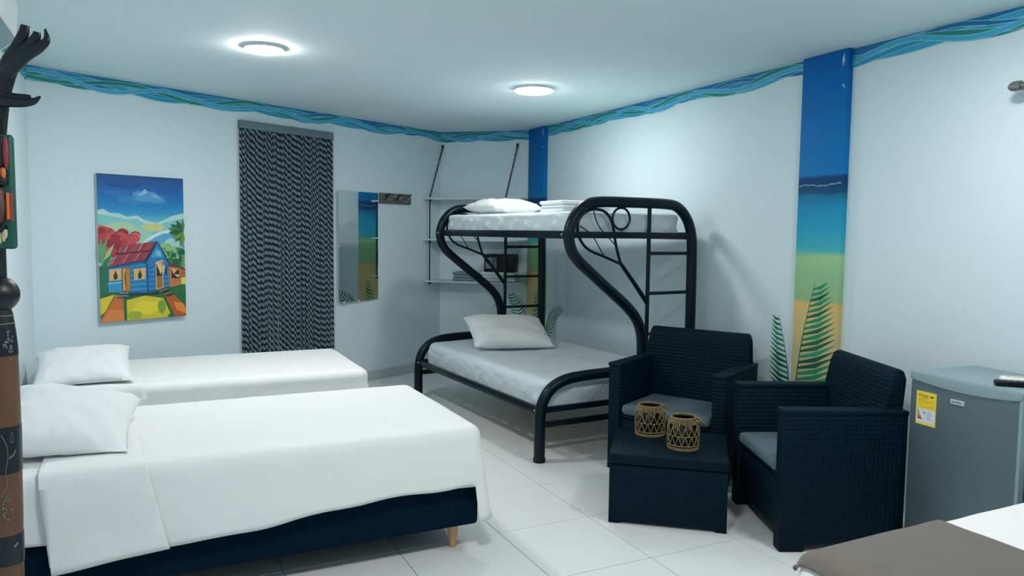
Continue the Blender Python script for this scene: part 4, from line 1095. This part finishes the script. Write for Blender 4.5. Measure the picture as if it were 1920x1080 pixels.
for cz, ca, hh in ((1.105, -24, 0.05), (0.615, -52, 0.045)):
    for k in range(60):
        a = random.uniform(-1, 1); b2 = random.uniform(-1, 1)
        if abs(a) + abs(b2) > 1: continue
        sphere(bm, onT(ca + a * 22, cz + b2 * hh, 0.0785 if cz < 1 else 0.0775 - 0.09 * max(0, b2) * hh), 0.0035, 6)
obj('studs', bm, M_CARVE, body)['kind'] = 'stuff'
bm = new(); sphere(bm, (0.002, 0, 1.250), 0.055, 24, (1, 1, 0.98)); obj('head', bm, M_DWOOD, tot)
bm = new(); tube(bm, [(0, 0, 1.30), (0, 0, 1.86)], [0.025, 0.025], 14); obj('neck', bm, M_DWOOD, tot)
# claw-like hand at the top; x to the right, z up
k_ = TY / 1407.58 / 4.908
def hp(x, y): return Vector((x * k_ + (-1.470 - TX), 0.0, 2.067 - (y - 8) * k_ - 0.0))
def claw(name, pts, rad, flat=0.7, yo=0.0):
    bm = new(); P = [hp(*p) + Vector((0, yo, 0)) for p in pts]
    Q = smooth_path(P, 6); Rr = [r * k_ for r in rad]
    tube(bm, Q, Rr, 14, flat=flat); obj(name, bm, M_DWOOD, tot, smooth=60)
claw('palm', [(-70, 1180), (-60, 900), (-40, 760), (10, 620), (60, 520)], [60, 85, 88, 80, 70])
claw('finger', [(-10, 640), (40, 480), (130, 330), (190, 210), (208, 140)], [70, 70, 58, 48, 40])
claw('finger', [(30, 580), (130, 450), (250, 330), (315, 250), (328, 205)], [60, 62, 52, 42, 34], yo=-0.008)
claw('finger', [(50, 590), (200, 440), (340, 350), (420, 280), (412, 180)], [55, 55, 50, 34, 8], yo=-0.014)
claw('thumb', [(-60, 800), (40, 790), (130, 790), (200, 785), (246, 775)], [60, 52, 42, 34, 16], yo=-0.006)
claw('thumb', [(-40, 820), (80, 830), (200, 840), (290, 820), (352, 778)], [50, 46, 34, 32, 10], yo=-0.016)

# mask plaque hung on the post's neck
mk = thing('mask_plaque', 'carved painted wooden mask plaque with feather headdress at the left edge', 'mask', (TX + 0.042, TY - 0.040, 1.385)); mk.scale = (0.64, 1.0, 1.0)
bm = new(); box(bm, -0.072, 0.072, -0.012, 0.012, 0.0, 0.325, 0.012, 3); obj('board', bm, mat('mask_green', rgb(12, 84, 74), 0.5, var=0.2, vscale=20), mk)
M_FACE = mat('mask_face', rgb(84, 58, 58), 0.5, var=0.2, vscale=20); M_ORNG = mat('mask_orange', rgb(210, 116, 52), 0.5, var=0.2, vscale=30)
M_RED = mat('mask_red', rgb(150, 50, 54), 0.5, var=0.2, vscale=30); M_TEAL = mat('mask_teal', rgb(24, 104, 132), 0.5, var=0.2, vscale=30); M_CREAM = mat('mask_cream', rgb(206, 196, 158), 0.6, var=0.15, vscale=30)
bm = new(); sphere(bm, (0, -0.014, 0.125), 0.05, 24, (1.0, 0.55, 1.25)); obj('face', bm, M_FACE, mk)
bm = new(); tube(bm, smooth_path([(0, -0.038, 0.155), (0.0, -0.048, 0.125), (0, -0.052, 0.108), (0, -0.040, 0.102)], 3), [0.007, 0.009, 0.013, 0.008], 10); sphere(bm, (0.012, -0.042, 0.106), 0.007, 8); sphere(bm, (-0.012, -0.042, 0.106), 0.007, 8); obj('nose', bm, M_FACE, mk)
for s in (-1, 1):
    bm = new(); sphere(bm, (s * 0.021, -0.034, 0.142), 0.010, 10, (1.3, 0.6, 0.5)); obj('eye', bm, M_DWOOD, mk)
    bm = new(); tube(bm, smooth_path([(s * 0.008, -0.041, 0.152), (s * 0.022, -0.040, 0.157), (s * 0.038, -0.030, 0.152)], 3), 0.004, 8); obj('brow', bm, M_DWOOD, mk)
    bm = new(); tube(bm, [(s * 0.056, -0.014, 0.16), (s * 0.057, -0.014, 0.085)], 0.008, 8); obj('side_tassel', bm, M_ORNG, mk)
    bm = new(); tube(bm, [(s * 0.066, -0.012, 0.16), (s * 0.066, -0.012, 0.08)], 0.005, 8); obj('side_tassel', bm, M_RED, mk)
for z in (0.086, 0.079):
    bm = new(); tube(bm, smooth_path([(-0.022, -0.034, z), (0, -0.042, z + 0.002), (0.022, -0.034, z)], 3), [0.003, 0.0055, 0.003], 8); obj('lip', bm, M_FACE, mk)
bm = new(); lathe(bm, [(0.055, 0.182), (0.058, 0.188), (0.058, 0.198), (0.055, 0.205)], n=28)
for v in bm.verts: v.co.y = v.co.y * 0.5 - 0.010
obj('headband', bm, M_DWOOD, mk)
for k in range(7):
    x = -0.051 + 0.017 * k
    bm = new(); sphere(bm, (x, -0.026, 0.215), 0.0105, 10, (0.9, 0.7, 1.5)); obj('bead', bm, M_ORNG, mk)
for k, (x, mm) in enumerate([(-0.054, M_RED), (-0.036, M_TEAL), (-0.018, M_ORNG), (0.0, M_TEAL), (0.018, M_TEAL), (0.036, M_DWOOD), (0.054, M_RED)]):
    bm = new(); sphere(bm, (x, -0.016, 0.272), 0.012, 12, (0.95, 0.6, 4.1)); obj('feather', bm, mm, mk)
for k in range(7):
    a = math.radians(-75 + 25 * k)
    bm = new(); sphere(bm, (0.042 * math.sin(a), -0.016, 0.052 - 0.022 * math.cos(a)), 0.009, 10, (0.8, 0.7, 1.9)); obj('tooth', bm, M_CREAM, mk)
bm = new(); tube(bm, smooth_path([(-0.045, -0.016, 0.062), (0, -0.024, 0.050), (0.045, -0.016, 0.062)], 4), 0.007, 8); obj('necklace', bm, M_DWOOD, mk)
